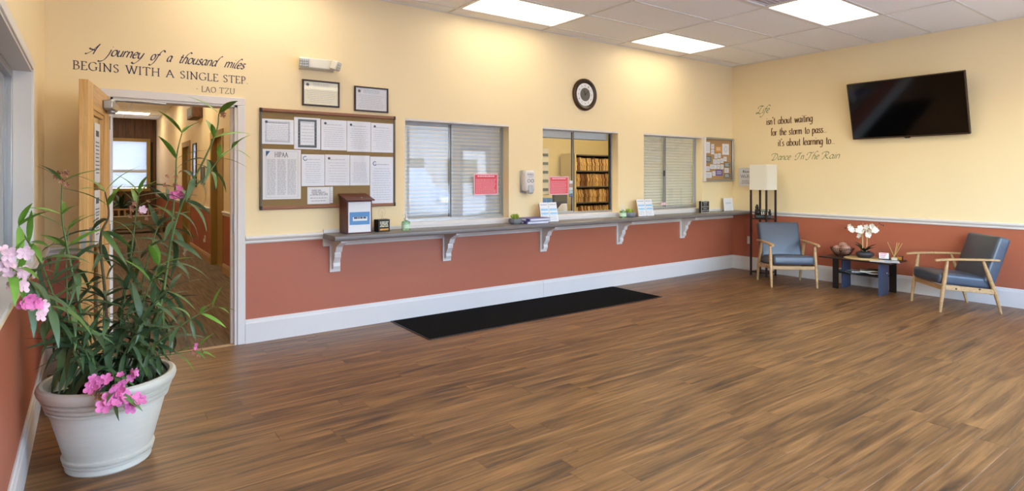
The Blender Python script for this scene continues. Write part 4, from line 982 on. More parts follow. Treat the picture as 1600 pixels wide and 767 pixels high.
mb = MB(); HIP = {**CAP}; pen_line(mb, 'HIPAA', HIP, -.062, .048, .15, .04, wmax=.13, wmin=.05, gap=.1, y=-.0026); mb.build('heading', 'ink', o)
mids = [('sleeved letter with swirl logo beside the privacy poster', 1.526, 1.730, 1.318, 1.600, dict()),
        ('sleeved letter with round seal in the cork board second row', 1.734, 1.964, 1.320, 1.602, dict(seal=True, lines=8)),
        ('sleeved sheet of dense print in the cork board second row', 1.968, 2.158, 1.320, 1.600, dict(lines=16, head=False)),
        ('long sleeved price list at the lower right of the cork board', 2.163, 2.398, 1.132, 1.592, dict(lines=14, lh=.005))]
for lab, x0, x1, z0, z1, k in mids:
    o = sheet(lab, (x0+x1)/2, (z0+z1)/2, x1-x0, z1-z0, YB-.0005, group='papers on the large cork board', **k)
    if 'swirl' in lab or 'price' in lab:
        mb = MB(); mb.tube([(-.07+.018*math.cos(a*.5), -.0024, .105+(.06 if 'price' in lab else 0)+.018*math.sin(a*.5)) for a in range(2, 12)], .003, 5); mb.build('logo', 'ink_blue', o)
o = sheet('white nasal spray card at the bottom of the cork board', 1.677, 1.233, .2, .152, YB, m='paper', lines=4, head=False, inkm='ink', group='papers on the large cork board')
font_mesh('heading', 'NARCAN', 'ink', o, -.06, .02, .035, .02, -.0026); font_mesh('heading', 'NASAL SPRAY 4mg', 'ink', o, -.06, .08, .008, .018, -.0026)
sheet('narrow strip of paper tucked beside the nasal spray card', 1.793, 1.236, .026, .148, YB, m='paper_sleeve', lines=5, head=False, group='papers on the large cork board')
# small enclosed cork board
SX0, SX1, SZ0, SZ1 = 7.30, 8.02, 1.33, 1.985
t = thing('enclosed_cork_board', 'small cork board with aluminium frame in the corner', 'notice board', ((SX0+SX1)/2, D, (SZ0+SZ1)/2))
w, h = (SX1-SX0)/2, (SZ1-SZ0)/2
MB().box(-w+.01, -.012, -h+.01, w-.01, -.001, h-.01).build('cork_panel', 'cork_light', t)
MB().box(-w, -.045, -h, -w+.03, -.001, h).build('frame_side', 'white', t, bevel=.008); MB().box(w-.03, -.045, -h, w, -.001, h).build('frame_side', 'aluminium', t, bevel=.008)
for z_ in (-h, h-.03): MB().box(-w+.03, -.045, z_, w-.03, -.001, z_+.03).build('frame_rail', 'aluminium', t, bevel=.008)
MB().tube([(w-.015,-.045,0),(w-.015,-.055,0)], .008, 10).build('lock', 'aluminium', t, smooth=True)
# cards, (x, z) in zoom pixels of the board: x 77..352 -> width, z 60..462 -> height
def bz_(px, pz): return SX0+(px-77)/275*(SX1-SX0), SZ1-(pz-60)/402*(SZ1-SZ0)
small = [('tall white list', 100,100,138,205,'paper'), ('upper small white card', 147,118,177,165,'paper'), ('lower small white card', 147,168,177,215,'paper'), ('orange card', 190,138,248,190,'orange_card'), ('white sheet with round drawing', 253,110,320,215,'paper'),
 ('blue grey photo card', 98,228,150,290,'slate_card'), ('white card below the orange card', 178,205,208,252,'paper'), ('white card right below the orange card', 211,200,241,245,'paper'), ('white card in the middle, left', 166,257,202,302,'paper'),
 ('white card in the middle', 204,253,233,300,'paper'), ('white card in the middle, right', 235,247,266,292,'paper'), ('white card under the round drawing', 266,230,298,275,'paper'), ('wide white card', 138,305,200,348,'paper'), ('white card beside the wide card', 202,303,231,347,'paper'),
 ('white card left of the grey photo', 235,303,268,350,'paper'), ('dark grey photo card', 272,283,332,333,'slate_card'), ('white card above the lower left sheet', 100,322,135,368,'paper'), ('purple card', 190,352,258,410,'violet_card'), ('white card left of the purple card', 160,366,190,412,'paper'),
 ('white sheet at the lower left corner', 98,375,155,430,'paper'), ('white card at the right under the photo', 275,335,318,383,'paper'), ('dark slate card at the lower right corner', 272,386,332,432,'slate_card')]
for lab, a, b, c, d_, m in small:
    x0, z1 = bz_(a, b); x1, z0 = bz_(c, d_)
    t = thing('pinned_card', lab+' pinned on the small cork board', 'card', ((x0+x1)/2, D-.0125, (z0+z1)/2), group='cards on the small cork board')
    w, h = (x1-x0)/2-.003, (z1-z0)/2-.003
    MB().box(-w, -.0015, -h, w, 0, h).build('card', m, t)
    mb = MB()
    if 'round' in lab and 'drawing' in lab and 'sheet' in lab:
        for r_ in (.03, .045):
            for q in range(10): 
                a_ = q*PI/5; p = (r_*math.cos(a_), r_*1.1*math.sin(a_)); mb.add([(p[0]-.006,-.003,p[1]-.006),(p[0]+.006,-.003,p[1]-.006),(p[0]+.006,-.003,p[1]+.006),(p[0]-.006,-.003,p[1]+.006)], [(0,1,2,3)])
    else: print_lines(mb, -w*.75, w*.75, -h*.7, h*.6, 4, .006, -.003)
    mb.build('printed_text', 'ink_light' if m == 'paper' else 'paper', t)
# framed certificates
for lab, x0, x1, z0, z1, m in (('framed cream certificate above the cork board, left of the pair', 1.533, 1.868, 2.034, 2.266, 'paper_cream'), ('framed white certificate above the cork board, right of the pair', 2.01, 2.347, 2.016, 2.251, 'paper')):
    t = framed('framed_certificate', lab, 'picture', ((x0+x1)/2, D, (z0+z1)/2), x1-x0, z1-z0, 'espresso', m, .014, .022, group='framed certificates')
    mb = MB(); w, h = (x1-x0)/2, (z1-z0)/2
    print_lines(mb, -w*.5, w*.5, h*.45, h*.75, 3, .004, -.0135, align='c'); print_lines(mb, -w*.8, w*.8, -h*.75, h*.35, 8, .003, -.0135, align='c')
    mb.build('printed_text', 'ink_light', t)
    mb = MB(); mb.add([(-w*.72+.014*math.cos(2*PI*i/12), -.0135, h*.62+.014*math.sin(2*PI*i/12)) for i in range(12)], [tuple(range(12))]); mb.build('seal', 'ink', t)
    MB().box(-w+.014, -.0165, -h+.014, w-.014, -.0150, h-.014).build('pane', 'glass_clear', t)
# clock
t = thing('wall_clock', 'round wall clock with bronze rim above the middle reception window', 'clock', (4.931, D, 2.409), rot=(R(90), 0, 0))
RC = .197
MB().lathe([(.0,0),(RC-.012,0),(RC,.012),(RC-.004,.03),(RC-.02,.042),(RC-.04,.038),(RC-.055,.024),(RC-.06,.02),(0,.02)], seg=64).build('rim', 'bronze', t, smooth=True)
MB().lathe([(0,.021),(RC-.058,.021),(RC-.058,.0225),(0,.0225)], seg=48).build('dial', 'white_matt', t)
MB().lathe([(0,.0225),(.082,.0225),(.082,.024),(0,.024)], seg=40).build('dial_centre', 'metal_shelf', t)
for n_ in range(1, 13):
    a_ = PI/2-n_*PI/6; r_ = .11
    o = font_mesh('numeral', str(n_), 'ink', t, -.011 if n_ > 9 else -.006, .011 if n_ > 9 else .006, -.011, .022, -.0005)
    o.rotation_euler = (R(-90), 0, 0); o.location = (r_*math.cos(a_), r_*math.sin(a_), .0232)
for L_, w_, a_ in ((.06, .006, R(115)), (.09, .004, R(40))):
    MB().box(-.012, -w_/2, .0255, L_, w_/2, .027, Matrix.Rotation(a_, 4, 'Z')).build('hand', 'black', t)
# emergency light
t = thing('emergency_light', 'white two headed emergency light above the framed certificate', 'emergency light', (1.66, D, 2.405))
mb = MB(); mb.add([(-.16,0,-.055),(.16,0,-.055),(.16,0,.055),(-.16,0,.055),(-.135,-.075,-.042),(.135,-.075,-.042),(.135,-.075,.045),(-.135,-.075,.045)], [(0,1,2,3),(4,7,6,5),(0,4,5,1),(1,5,6,2),(2,6,7,3),(3,7,4,0)])
mb.build('housing', 'off_white', t, bevel=.008)
for sx, yaw in ((-1, R(-12)), (1, R(48))):
    hd = MB().box(-.045, -.045, -.042, .045, .02, .042).build('lamp_head', 'off_white', t, bevel=.012, loc=(sx*.135, -.085, .0), rot=(R(18), 0, yaw))
    MB().box(-.038, -.048, -.035, .038, -.044, .035).build('lens', 'aluminium', hd, bevel=.004)
    lm = MB().lathe([(0,0),(.008,0),(.006,.005),(0,.006)], seg=8).mesh('led', 'led')
    for a in range(3):
        for b in range(4): inst('led', lm, hd, (-.027+b*.018, -.048, -.022+a*.022), (R(90), 0, 0))
# sanitizer dispenser
t = thing('soap_dispenser', 'white wall mounted hand sanitizer dispenser between the reception windows', 'dispenser', (4.02, D, 1.34))
MB().box(-.075, -.02, -.12, .075, 0, .135).build('back_plate', 'aluminium', t, bevel=.01)
MB().box(-.072, -.105, -.105, .072, -.02, .132).build('cover', 'white', t, bevel=.025, seg=3)
MB().box(-.035, -.118, -.13, .035, -.06, -.03).build('push_bar', 'aluminium', t, bevel=.012)
font_mesh('brand_text', 'PURELL', 'purple', t, -.045, .045, .075, .02, -.1065)
mb = MB(); print_lines(mb, -.03, .03, .05, .062, 1, .008, -.1065, align='c', rag=0); mb.build('printed_text', 'ink_light', t)
for sx in (-.025, .025): MB().tube([(sx+.018*math.cos(2*PI*q/16), -.1065, .015+.018*math.sin(2*PI*q/16)) for q in range(17)], .003, 5, cap=False).build('window_ring', 'metal_shelf', t)
# red notices on the glass
for lab, x0, x1, z0, z1 in (('red notice taped on the window glass nearest the door', 3.415, 3.735, 1.2, 1.435), ('red notice taped on the middle reception window glass', 4.47, 4.775, 1.183, 1.405)):
    yy = D+.125+(.012 if x0 < 4 else -.008)-.0085
    t = thing('red_notice', lab, 'notice', ((x0+x1)/2, yy, (z0+z1)/2), group='red notices on the windows')
    w, h = (x1-x0)/2, (z1-z0)/2
    MB().box(-w, -.001, -h, w, 0, h).build('sleeve', 'petal_pale', t); MB().box(-w+.012, -.0016, -h+.012, w-.012, -.001, h-.012).build('sheet', 'red_paper', t)
    mb = MB(); print_lines(mb, -w*.85, w*.85, -h*.85, h*.5, 12, .0035, -.0022, rag=.1); print_lines(mb, -w*.7, w*.7, h*.6, h*.8, 1, .014, -.0022, align='c', rag=0); mb.build('printed_text', 'petal_pale', t)
for q, m in enumerate(('paper', 'ball', 'paper', 'sky_print', 'ink_blue')):
    t = thing('window_sticker', ('white', 'brown', 'pale', 'light blue', 'dark blue')[q]+' card sticker in the column on the middle reception window', 'sticker', (4.815, D+.1085, 1.335-q*.041), group='stickers on the window')
    MB().box(-.026, -.001, -.018, .026, 0, .018).build('sticker_sheet', m, t); mb = MB(); print_lines(mb, -.02, .02, -.012, .012, 2, .004, -.0016); mb.build('printed_text', 'ink_light', t)

# ------------------------------------------------------------------ things on the ledge
t = thing('suggestion_box', 'dark red wooden suggestion box with slanted lid on the ledge', 'box', (1.985, 5.165, ZL))
MB().prism([(-.095,0),(.095,0),(.095,.345),(-.095,.3)], -.118, .118, 'x').build('body', 'mahogany', t, bevel=.003)
sl_ = math.atan2(.045, .19)
MB().box(-.132, -.13, 0, .132, .1, .012, Matrix.Translation((0, 0, .324)) @ Matrix.Rotation(sl_, 4, 'X')).build('lid', 'mahogany', t, bevel=.003)
MB().lathe([(0,0),(.01,0),(.01,.004),(0,.005)], seg=12).build('lock', 'aluminium', t, loc=(.06, -.06, .324+.0), rot=(sl_, 0, 0))
bpy.data.objects[t.children[-1].name].location = Matrix.Translation((0, 0, .324)) @ Matrix.Rotation(sl_, 4, 'X') @ Vector((.03, -.06, .012))
sg = MB().box(-.105, -.0965, .012, .105, -.095, .285).build('label_sheet', 'paper', t)
mb = MB(); mb.box(-.095, -.0975, .08, .095, -.0965, .195); mb.build('picture', 'blue_print', sg)
mb = MB(); mb.box(-.065, -.0985, .115, .07, -.0975, .15); mb.build('caption_panel', 'paper', sg)
mb = MB(); print_lines(mb, -.055, .06, .122, .145, 1, .016, -.0992, rag=0); mb.build('printed_text', 'ink', sg)
t = thing('quote_block', 'small black block with glass bulb on the ledge beside the suggestion box', 'ornament', (2.225, 5.13, ZL), R(8))
MB().box(-.062, -.04, 0, .062, .04, .115).build('block', 'black', t, bevel=.003)
mb = MB(); print_lines(mb, -.045, .045, .04, .095, 4, .007, -.0406, align='c'); mb.build('printed_text', 'paper_cream', t)
mb = MB(); mb.box(-.045, -.0412, .015, .045, -.04, .03); mb.build('label_strip', 'orange_card', t)
MB().lathe([(0,0),(.018,0),(.018,.02),(.034,.055),(.036,.075),(.022,.1),(0,.105)], (0,0,.115), 20).build('bulb', 'glass_clear', t, smooth=True)
MB().tube([(0,0,.117),(.008,0,.16),(0,0,.19),(-.008,0,.16),(0,0,.12)], .0012, 5).build('filament', 'stake', t)
def bottle(label, loc):
    t = thing('sanitizer_bottle', label, 'bottle', loc, R(20), group='green sanitizer bottles')
    MB().lathe([(0,0),(.036,0),(.042,.008),(.042,.07),(.036,.085),(.014,.095),(.014,.1),(0,.1)], seg=24).build('bottle', 'green_gel', t, smooth=True)
    MB().lathe([(0,.1),(.018,.1),(.018,.118),(.006,.12),(.006,.145),(.014,.147),(.014,.156),(0,.158)], seg=16).build('pump', 'white', t, smooth=True)
    MB().tube([(0,0,.151),(-.035,0,.15),(-.042,0,.142)], .005, 8).build('nozzle', 'white', t, smooth=True)
    MB().lathe([(.0425,.02),(.0425,.06)], seg=24).build('label_band', 'gel_label', t, smooth=True)
bottle('green hand sanitizer bottle on the ledge at the first window', (2.465, 5.12, ZL)); bottle('green hand sanitizer bottle on the ledge beside the second succulent', (5.40, 5.07, ZL))
def succulent(label, loc):
    t = thing('potted_succulent', label, 'plant', loc, group='succulents on the ledge')
    mb = MB(); sg_ = 24; prof = [(.05,0),(.072,.02),(.076,.045),(.072,.062)]
    vs = []; 
    for q in range(sg_):
        a = 2*PI*q/sg_; k = 1 if q % 2 else .955
        vs += [(r*k*math.cos(a), r*k*math.sin(a), z) for r, z in prof]+[(.062*math.cos(a), .062*math.sin(a), .062), (.06*math.cos(a), .06*math.sin(a), .05)]
    fs = [(q*6+k, ((q+1)%sg_)*6+k, ((q+1)%sg_)*6+k+1, q*6+k+1) for q in range(sg_) for k in range(5)]+[tuple(q*6 for q in range(sg_))[::-1]]
    mb.add(vs, fs); mb.build('bowl', 'grey_bowl', t)
    MB().lathe([(0,.05),(.061,.05),(.05,.058),(0,.06)], seg=16).build('soil', 'soil', t)
    sm_ = leaf_mesh(.055, .022, -.5, 'succulent', 4, .4); rr = random.Random(3)
    for q in range(26): inst('leaf', sm_, t, (rr.uniform(-.035,.035), rr.uniform(-.035,.035), .056), (0, R(-rr.uniform(35, 80)), q*2.4))
succulent('succulent in grey ribbed bowl beside the binders on the ledge', (3.745, 5.09, ZL)); succulent('succulent in grey ribbed bowl beside the brochure stand near the third window', (5.555, 5.10, ZL))
for q, lab in enumerate(('lower purple binder of the flat stack on the ledge', 'upper purple binder of the flat stack on the ledge')):
    t = thing('binder', lab, 'binder', (3.985+.01*q, 5.1-.01*q, ZL+.031*q), R(-4+5*q), 'binders on the ledge')
    MB().box(-.15, -.12, 0, .15, .12, .003).build('cover', 'purple', t); MB().box(-.15, -.12, .026, .15, .12, .029).build('cover', 'purple', t)
    MB().box(-.153, -.12, 0, -.15, .12, .029).build('spine', 'purple', t); MB().box(-.13, -.112, .003, .14, .112, .026).build('pages', 'paper', t); MB().box(-.1545, -.06, .006, -.153, .06, .024).build('spine_label', 'paper', t)
def brochures(label, loc, w=.24, hgt=.225):
    t = thing('brochure_stand', label, 'brochure stand', loc, R(-6), 'brochure stands on the ledge'); M_ = Matrix.Rotation(R(-14), 4, 'X')
    MB().box(-w/2, .0, 0, w/2, .012, hgt*.95, M_).build('back_panel', 'brown_card', t); MB().box(-w/2, -.02, 0, w/2, .06, .006).build('foot', 'clear_plastic', t)
    for s in (-1, 1):
        b = MB().box(-w*.235, -.008, .004, w*.235, -.001, hgt, M_).build('brochure', 'paper', t, loc=(s*w*.245, 0, 0))
        mb = MB()
        for za, zb in ((.13, .155), (.085, .11)): mb.add([M_ @ Vector(p) for p in ((-w*.2,-.0086,za),(w*.2,-.0086,za),(w*.2,-.0086,zb),(-w*.2,-.0086,zb))], [(0,1,2,3)])
        mb.build('printed_band', 'sky_print', b)
        mb = MB(); print_lines(mb, -w*.2, w*.2, .015, .075, 6, .003, 0); print_lines(mb, -w*.18, w*.18, .18, .205, 1, .012, 0, rag=0); mb.v = [tuple(M_ @ Vector((p[0], -.0088, p[2]))) for p in mb.v]; mb.build('printed_text', 'ink_light', b)
brochures('brochure stand with two white and blue leaflets before the middle window', (4.235, 5.09, ZL)); brochures('brochure stand with two white and blue leaflets before the third window', (5.87, 5.10, ZL), .27)
t = thing('message_block', 'black block sign with white GOOD DAY lettering on the ledge', 'sign', (7.145, 5.14, ZL), R(3))
MB().box(-.1, -.02, 0, .1, .02, .165).build('block', 'black', t, bevel=.002)
fr_ = MB()
for q in ((-.1,0,.1,.006), (-.1,.159,.1,.165), (-.1,.006,-.094,.159), (.094,.006,.1,.159)): fr_.box(q[0], -.0215, q[1], q[2], -.02, q[3])
fr_.build('edge', 'off_white', t)
for q, (s_, w_) in enumerate((('TODAY', .055), ('IS A', .035), ('GOOD DAY', .082), ('FOR A', .045), ('GOOD DAY', .082))): font_mesh('lettering', s_, 'paper', t, -w_, w_, .132-.028*q, .018, -.0208)
t = thing('tent_card', 'white upright card at the corner end of the ledge', 'card', (7.79, 5.17, ZL), R(-4))
MB().box(-.105, -.004, 0, .105, 0, .195, Matrix.Rotation(R(-6), 4, 'X')).build('card', 'paper', t); MB().box(-.1, -.01, 0, .1, .045, .004).build('foot', 'clear_plastic', t)
mb = MB(); print_lines(mb, -.07, .07, .1, .13, 2, .008, 0, align='c'); mb.v = [tuple(Matrix.Rotation(R(-6), 4, 'X') @ Vector((p[0], -.0048, p[2]))) for p in mb.v]; mb.build('printed_text', 'ink_light', t)

# ------------------------------------------------------------------ floor mat
t = thing('floor_mat', 'long black floor mat in front of the reception ledge', 'mat', (3.885, 4.86, 0))
MB().box(-1.505, -.385, 0, 1.505, .375, .009).build('pile', 'rubber_mat', t, bevel=.003)
eb = MB()
for q in ((-1.52,-.4,1.52,-.385), (-1.52,.375,1.52,.39), (-1.52,-.385,-1.505,.375), (1.505,-.385,1.52,.375)): eb.box(q[0], q[1], 0, q[2], q[3], .006)
eb.build('edge_binding', 'black', t)

# ------------------------------------------------------------------ office shelves seen through the middle window
SHX0, SHX1, SHY = 7.18, 8.8, 7.9
t = thing('file_shelf', 'tall metal file shelf full of folders behind the middle reception window', 'shelf', ((SHX0+SHX1)/2, SHY, 0))
w = (SHX1-SHX0)/2
for s in (-1, 1): MB().box(s*w-.012, 0, 0, s*w+.012, .4, 1.83).build('side_panel', 'plaster_office', t)
MB().box(-w, .39, 0, w, .4, 1.80).build('back_panel', 'dark_gap', t)
SHZ = [.32, .625, .93, 1.225, 1.515, 1.81]
for z_ in SHZ: MB().box(-w+.012, 0, z_-.022, w-.012, .39, z_).build('shelf_board', 'metal_shelf', t)
fmesh = [MB().prism([(-.02,0),(.3,0),(.3,.235),(-.02,.235),(-.02,.16),(-.035,.155),(-.035,.1),(-.02,.095)], -.008, .008, 'x').mesh('folder', m) for m in ('manila', 'manila', 'folder_dark')]
rr = random.Random(9); cntf = 0
for si, z_ in enumerate(SHZ[1:-1]):
    x = SHX0+.055
    while x < SHX1-.06:
        lean = -.05+.06*math.sin(x*4+si*2)
        o = inst('folder', rr.choice(fmesh), None, (x, SHY+.04+rr.uniform(0,.03), z_+.002), (0, lean, 0)); o.scale = (rr.uniform(.8,1.3), 1, rr.uniform(.9,1.06))
        tag(o, 'manila record folder standing on the '+('lowest', 'second', 'third', 'top')[si]+' visible office shelf', 'folder', 'folders on the '+('lowest', 'second', 'third', 'top')[si]+' office shelf'); cntf += 1
        x += rr.uniform(.024, .034)
print('folders', cntf)
t = thing('wall_organizer', 'white schedule chart with dark rows on the office wall', 'chart', (6.5, 8.35, 1.5))
MB().box(-.4, -.02, -.42, .4, 0, .42).build('board', 'off_white', t)
for q in range(5): MB().box(-.38, -.03, .28-q*.16, .38, -.02, .33-q*.16).build('row', 'slate_card', t)
t = thing('office_desk', 'dark office desk behind the middle reception window', 'desk', (6.4, 6.6, 0))
MB().box(-1.2, -.35, .71, 1.2, .35, .74).build('desktop', 'espresso', t, bevel=.004)
for sx in (-1.15, 1.15): MB().box(sx-.03, -.33, 0, sx+.03, .33, .71).build('leg', 'espresso', t)
t = thing('computer_monitor', 'black computer monitor on the office desk', 'monitor', (5.7, 6.62, .74), R(-150))
MB().lathe([(0,0),(.11,0),(.11,.012),(.02,.02),(.02,.14),(0,.14)], seg=20).build('stand', 'black', t, smooth=True); MB().box(-.29, -.02, .12, .29, .02, .47).build('housing', 'black', t, bevel=.008); MB().box(-.275, -.022, .14, .275, -.02, .455).build('screen', 'screen', t)
t = thing('file_tray', 'blue upright file tray behind the middle reception window', 'tray', (5.2, 6.5, .74))
for q in range(4): MB().box(-.16+q*.09, -.14, 0, -.14+q*.09, .14, .36).build('divider', 'blue_print', t)
MB().box(-.18, -.15, 0, .2, .15, .012).build('base', 'metal_shelf', t)
t = thing('terminal', 'small beige card terminal on the sill behind the middle window', 'device', (4.87, 5.62, .94), R(20))
MB().prism([(-.06,0),(.06,0),(.06,.03),(-.02,.12),(-.05,.12)], -.05, .05, 'x').build('body', 'off_white', t, bevel=.006); 
MB().box(-.1, -.08, -.05, .1, .12, -.002).build('stand', 'metal_shelf', t)
t = thing('office_counter', 'pale inner counter just behind the middle reception window', 'counter', (4.9, 5.72, 0))
MB().box(-2.2, -.22, .85, 2.2, .2, .888).build('top', 'ledge', t); MB().box(-2.2, .1, 0, 2.2, .18, .85).build('front', 'espresso', t)

# ------------------------------------------------------------------ potted oleander
PX, PY = .085, 3.50
t = thing('potted_oleander', 'tall flowering oleander in a large pale ribbed pot beside the door', 'potted plant', (PX, PY, 0))
pp = [(0,0),(.172,0),(.178,.008),(.176,.03),(.172,.033),(.185,.037),(.187,.046),(.175,.050),(.177,.053),(.190,.057),(.192,.067),(.181,.071),(.183,.076),(.240,.296),(.239,.299),(.252,.303),(.255,.313),(.245,.317),(.246,.320),(.258,.324),(.261,.334),(.251,.338),(.252,.341),(.265,.345),(.269,.356),(.259,.360),(.262,.364),(.276,.370),(.284,.385),(.288,.4),(.284,.415),(.272,.423),(.258,.42),(.25,.405),(.245,.37),(.24,.355)]
pot = MB().lathe(pp, seg=64).build('pot', 'pot', t, smooth=True)
mb = MB(); mb.lathe([(0,.375),(.1,.372),(.2,.36),(.242,.355),(.242,.33),(0,.33)], seg=40); rs = random.Random(4)
mb.v = [(p[0], p[1], p[2]+(rs.uniform(-.006,.008) if p[2] > .35 else 0)) for p in mb.v]; mb.build('soil', 'soil', pot, smooth=True)
LM = {m: [leaf_mesh(.16, .021, d, m, 7, .3) for d in (.5, 1.0, 1.6)] for m in ('leaf_dark', 'leaf_mid', 'leaf_new')}
FP = petal5(.024, 'petal_pink', wide=.95, cup=.5); FW = petal5(.024, 'petal_pale', wide=.95, cup=.5); FD = petal5(.014, 'petal_dry', wide=.7, cup=1.4)
rl = random.Random(21); nleaf = 0; extra = MB()
def leaf_at(parent, p, d, L, m, v, roll=0):
    global nleaf
    d = Vector(d).normalized()
    if PX+Vector(p).x+d.x*L < -.225: d.x = abs(d.x)*.4; d.normalize()
    q = (d.to_track_quat('X', 'Z') @ Euler((roll, 0, 0)).to_quaternion()); sc = (L/.16, rl.uniform(.85, 1.25)*min(1.35, L/.14), L/.16); nleaf += 1
    if nleaf <= 296: inst('leaf', LM[m][v], parent, p, q.to_euler(), sc)
    else:       # the smaller, crowded leaves at the stem bases stay joined
        M_ = Matrix.Translation(p) @ q.to_matrix().to_4x4() @ Matrix.Diagonal((*sc, 1)); me = LM[m][v]
        extra.add([M_ @ w_.co for w_ in me.vertices], [tuple(f_.vertices) for f_ in me.polygons])
def stem(pts, r0, whorls, start=.3, L=(.15,.23), tip='leaf_new', brown=False, low='leaf_dark', spread=1.0, gravity=.5):
    """pts in world metres; leaves in whorls of three"""
    loc = [Vector(p)-Vector((PX, PY, 0)) for p in pts]; path = catmull(loc, 6)
    n = len(path); st = MB().tube(path, [r0*(1-.65*i/n) for i in range(n)], 8).build('stem', 'stem_brown' if brown else 'stem_green', t, smooth=True)
    cum = [0]
    for i in range(1, n): cum.append(cum[-1]+(path[i]-path[i-1]).length)
    ph = rl.uniform(0, 6)
    for wv in range(whorls):
        s = start+(1-start)*wv/max(1, whorls-1); target = s*cum[-1]; i = min(n-2, max(0, next((k for k in range(n) if cum[k] >= target), n-1)-1))
        p = path[i].lerp(path[i+1], .5) if s < .999 else path[-1]; tg = (path[i+1]-path[i]).normalized()
        a = tg.orthogonal().normalized(); b = tg.cross(a)
        last = wv >= whorls-2
        for k in range(3):
            ang_ = ph+wv*1.05+k*2*PI/3+rl.uniform(-.3, .3); rad = a*math.cos(ang_)+b*math.sin(ang_)
            up = rl.uniform(.6, 1.3) if last else rl.uniform(.1, .7)
            d = rad*spread+tg*up+Vector((0, 0, -gravity*(0 if last else rl.uniform(.2, 1.0))))
            m = tip if last else (low if rl.random() < .7 else 'leaf_mid')
            leaf_at(st, p, d, rl.uniform(*L)*(.95 if last else 1), m, 0 if last else rl.choice((0, 1, 1, 2)), rl.uniform(-.5, .5))
    return st, path
def cluster(st, c, n, me, r=.03, face_d=(.3, -1, .3), sc=1.0):
    for q in range(n):
        o = inst('flower', me, st, Vector(c)+Vector((rl.uniform(-r, r), rl.uniform(-r*.8, r*.4), rl.uniform(-r, r))), face((face_d[0]+rl.uniform(-.7,.7), face_d[1]+rl.uniform(-.5,.5), face_d[2]+rl.uniform(-.6,.7)))); s = sc*rl.uniform(.85, 1.2); o.scale = (s, s, s)
B0 = lambda dx=0, dy=0: (PX+dx, PY+dy, .36)
stem([B0(-.02), (.072,3.5,.738), (.049,3.48,1.089), (.082,3.48,1.209), (.067,3.47,1.326)], .008, 11, .3, brown=True)
stB, _ = stem([B0(.04,.04), (.131,3.6,.666), (.178,3.66,.95), (.206,3.7,1.199), (.22,3.7,1.308)], .007, 10, .25)
stC, _ = stem([B0(.08,.0), (.22,3.53,.55), (.302,3.52,.723), (.355,3.48,1.105), (.416,3.45,1.321), (.49,3.43,1.482), (.55,3.42,1.642), (.562,3.42,1.734)], .008, 10, .25, L=(.15,.22), gravity=.7)
stem([(.416,3.45,1.321), (.501,3.42,1.404), (.568,3.4,1.506), (.617,3.38,1.55)], .004, 3, .5, L=(.11,.16))
stD, _ = stem([B0(.09,.05), (.325,3.62,.805), (.383,3.66,1.317), (.393,3.67,1.51), (.418,3.67,1.641)], .007, 8, .25, L=(.14,.21), gravity=.8)
stE, _ = stem([B0(-.05,0), (-.043,3.45,.842), (-.072,3.42,1.03), (-.097,3.4,1.211), (-.097,3.4,1.374)], .007, 6, .3, L=(.12,.19))
stF, _ = stem([B0(-.06,-.06), (-.105,3.35,.73), (-.175,3.02,.96), (-.225,2.72,1.08)], .008, 8, .3)
stG, _ = stem([B0(-.07,-.03), (-.10,3.4,.75), (-.16,3.2,1.02), (-.21,2.85,1.215)], .007, 5, .35, L=(.13,.18))
stH, _ = stem([B0(.1,-.03), (.225,3.42,.513), (.338,3.36,.62), (.424,3.33,.687), (.513,3.3,.735)], .006, 8, .3, L=(.1,.15))
stI, _ = stem([B0(.1,-.05), (.242,3.4,.493), (.346,3.33,.52), (.432,3.28,.533)], .005, 4, .3, L=(.1,.14))
stJ, _ = stem([B0(0,-.02), (.08,3.4,.46), (.097,3.26,.475), (.103,3.17,.435)], .005, 4, .15, L=(.13,.17), low='leaf_mid', tip='leaf_mid')
stem([B0(.05,0), (.203,3.5,.675), (.247,3.46,.838), (.287,3.44,.95)], .006, 7, .2)
stem([B0(-.06,0), (-.044,3.48,.531), (-.102,3.42,.72), (-.16,3.36,.751)], .006, 5, .4, gravity=1.2, tip='leaf_dark')
stem([B0(-.05,.02), (-.063,3.46,.6), (-.082,3.44,.938), (-.077,3.44,1.148)], .006, 8, .25)
stN, _ = stem([B0(.05,.06), (.21,3.62,.717), (.27,3.62,1.031), (.344,3.6,1.267)], .006, 6, .3)
stem([B0(.02,-.02), (.135,3.5,.557), (.03,3.38,.664), (-.041,3.3,.663)], .006, 5, .3, gravity=1.0, tip='leaf_dark')
stem([B0(.05,-.02), (.173,3.45,.562), (.222,3.38,.728), (.259,3.34,.777)], .006, 5, .1)
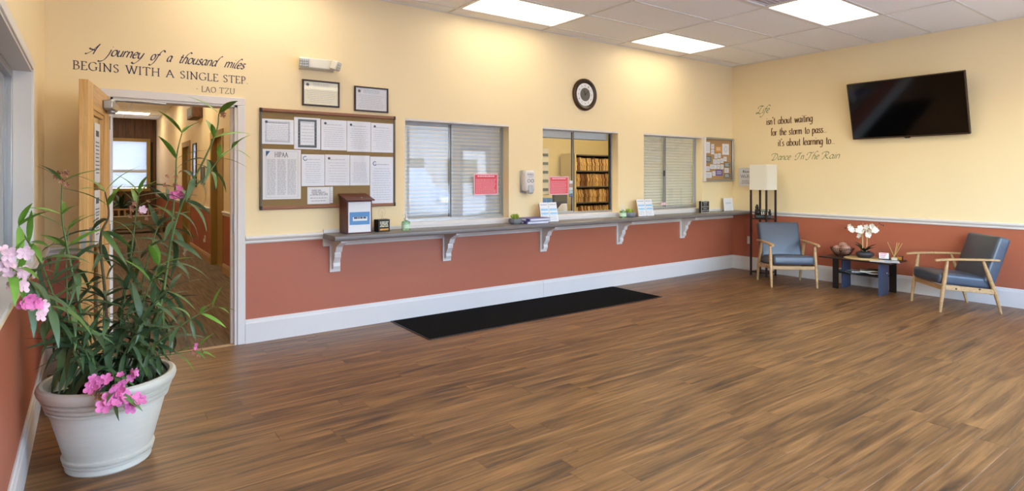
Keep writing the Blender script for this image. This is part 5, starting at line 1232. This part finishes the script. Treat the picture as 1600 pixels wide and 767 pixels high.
# short shoots that fill the crown low down
for (dx, dy, ex, ey, ez) in ((.0,.0,.12,-.16,.32), (-.04,.02,-.2,-.1,.3), (.05,.03,.2,.12,.36), (-.03,-.03,-.1,-.2,.26), (.04,-.02,.22,-.12,.24), (-.02,.05,-.02,.16,.42), (.02,.03,.08,.06,.55), (-.05,.0,-.16,.02,.5), (.06,.02,.26,.04,.45)):
    stem([B0(dx, dy), (PX+(dx+ex)*.55, PY+(dy+ey)*.55, .36+ez*.6), (PX+ex, PY+ey, .36+ez)], .005, 6, .2, L=(.14,.22), low='leaf_dark' if ex < .1 else 'leaf_mid', tip='leaf_mid', gravity=.8)
fo = extra.build('crowded_leaves', 'leaf_dark', t, kind='stuff'); fo.data.polygons.foreach_set('use_smooth', [True]*len(fo.data.polygons))
def rel(x, y, z): return (x-PX, y-PY, z)
cluster(stN, rel(.372,3.58,1.315), 5, FP, .03); cluster(stN, rel(.35,3.6,1.37), 5, FD, .035)
cluster(stB, rel(.212,3.62,1.225), 7, FD, .045); cluster(stB, rel(.225,3.6,1.22), 2, FW, .02)
cluster(stF, rel(-.205,2.66,1.12), 5, FW, .03, (.7,-1,.2)); cluster(stF, rel(-.195,2.68,1.04), 5, FW, .03, (.7,-1,.2))
cluster(stF, rel(-.175,2.75,.93), 6, FP, .035, (.7,-1,.2)); cluster(stF, rel(-.16,2.78,.91), 4, FW, .03, (.7,-1,.2))
cluster(stJ, rel(.098,3.15,.425), 7, FP, .042, sc=1.6); cluster(stJ, rel(.043,3.2,.49), 5, FP, .03, sc=1.15); cluster(stJ, rel(.171,3.17,.375), 4, FP, .022, sc=1.3); cluster(stJ, rel(.143,3.2,.48), 5, FP, .03, sc=.8); cluster(stJ, rel(.02,3.2,.43), 3, FD, .02, sc=1.4)
cluster(stE, rel(-.097,3.4,1.39), 7, FD, .03); cluster(stI, rel(.441,3.28,.531), 4, FD, .03); cluster(stC, rel(.395,3.5,1.017), 5, FD, .03); cluster(stC, rel(.574,3.42,1.73), 4, FD, .02)
cluster(stI, rel(.45,3.28,.53), 2, FP, .03, sc=.5)
print('leaves', nleaf)
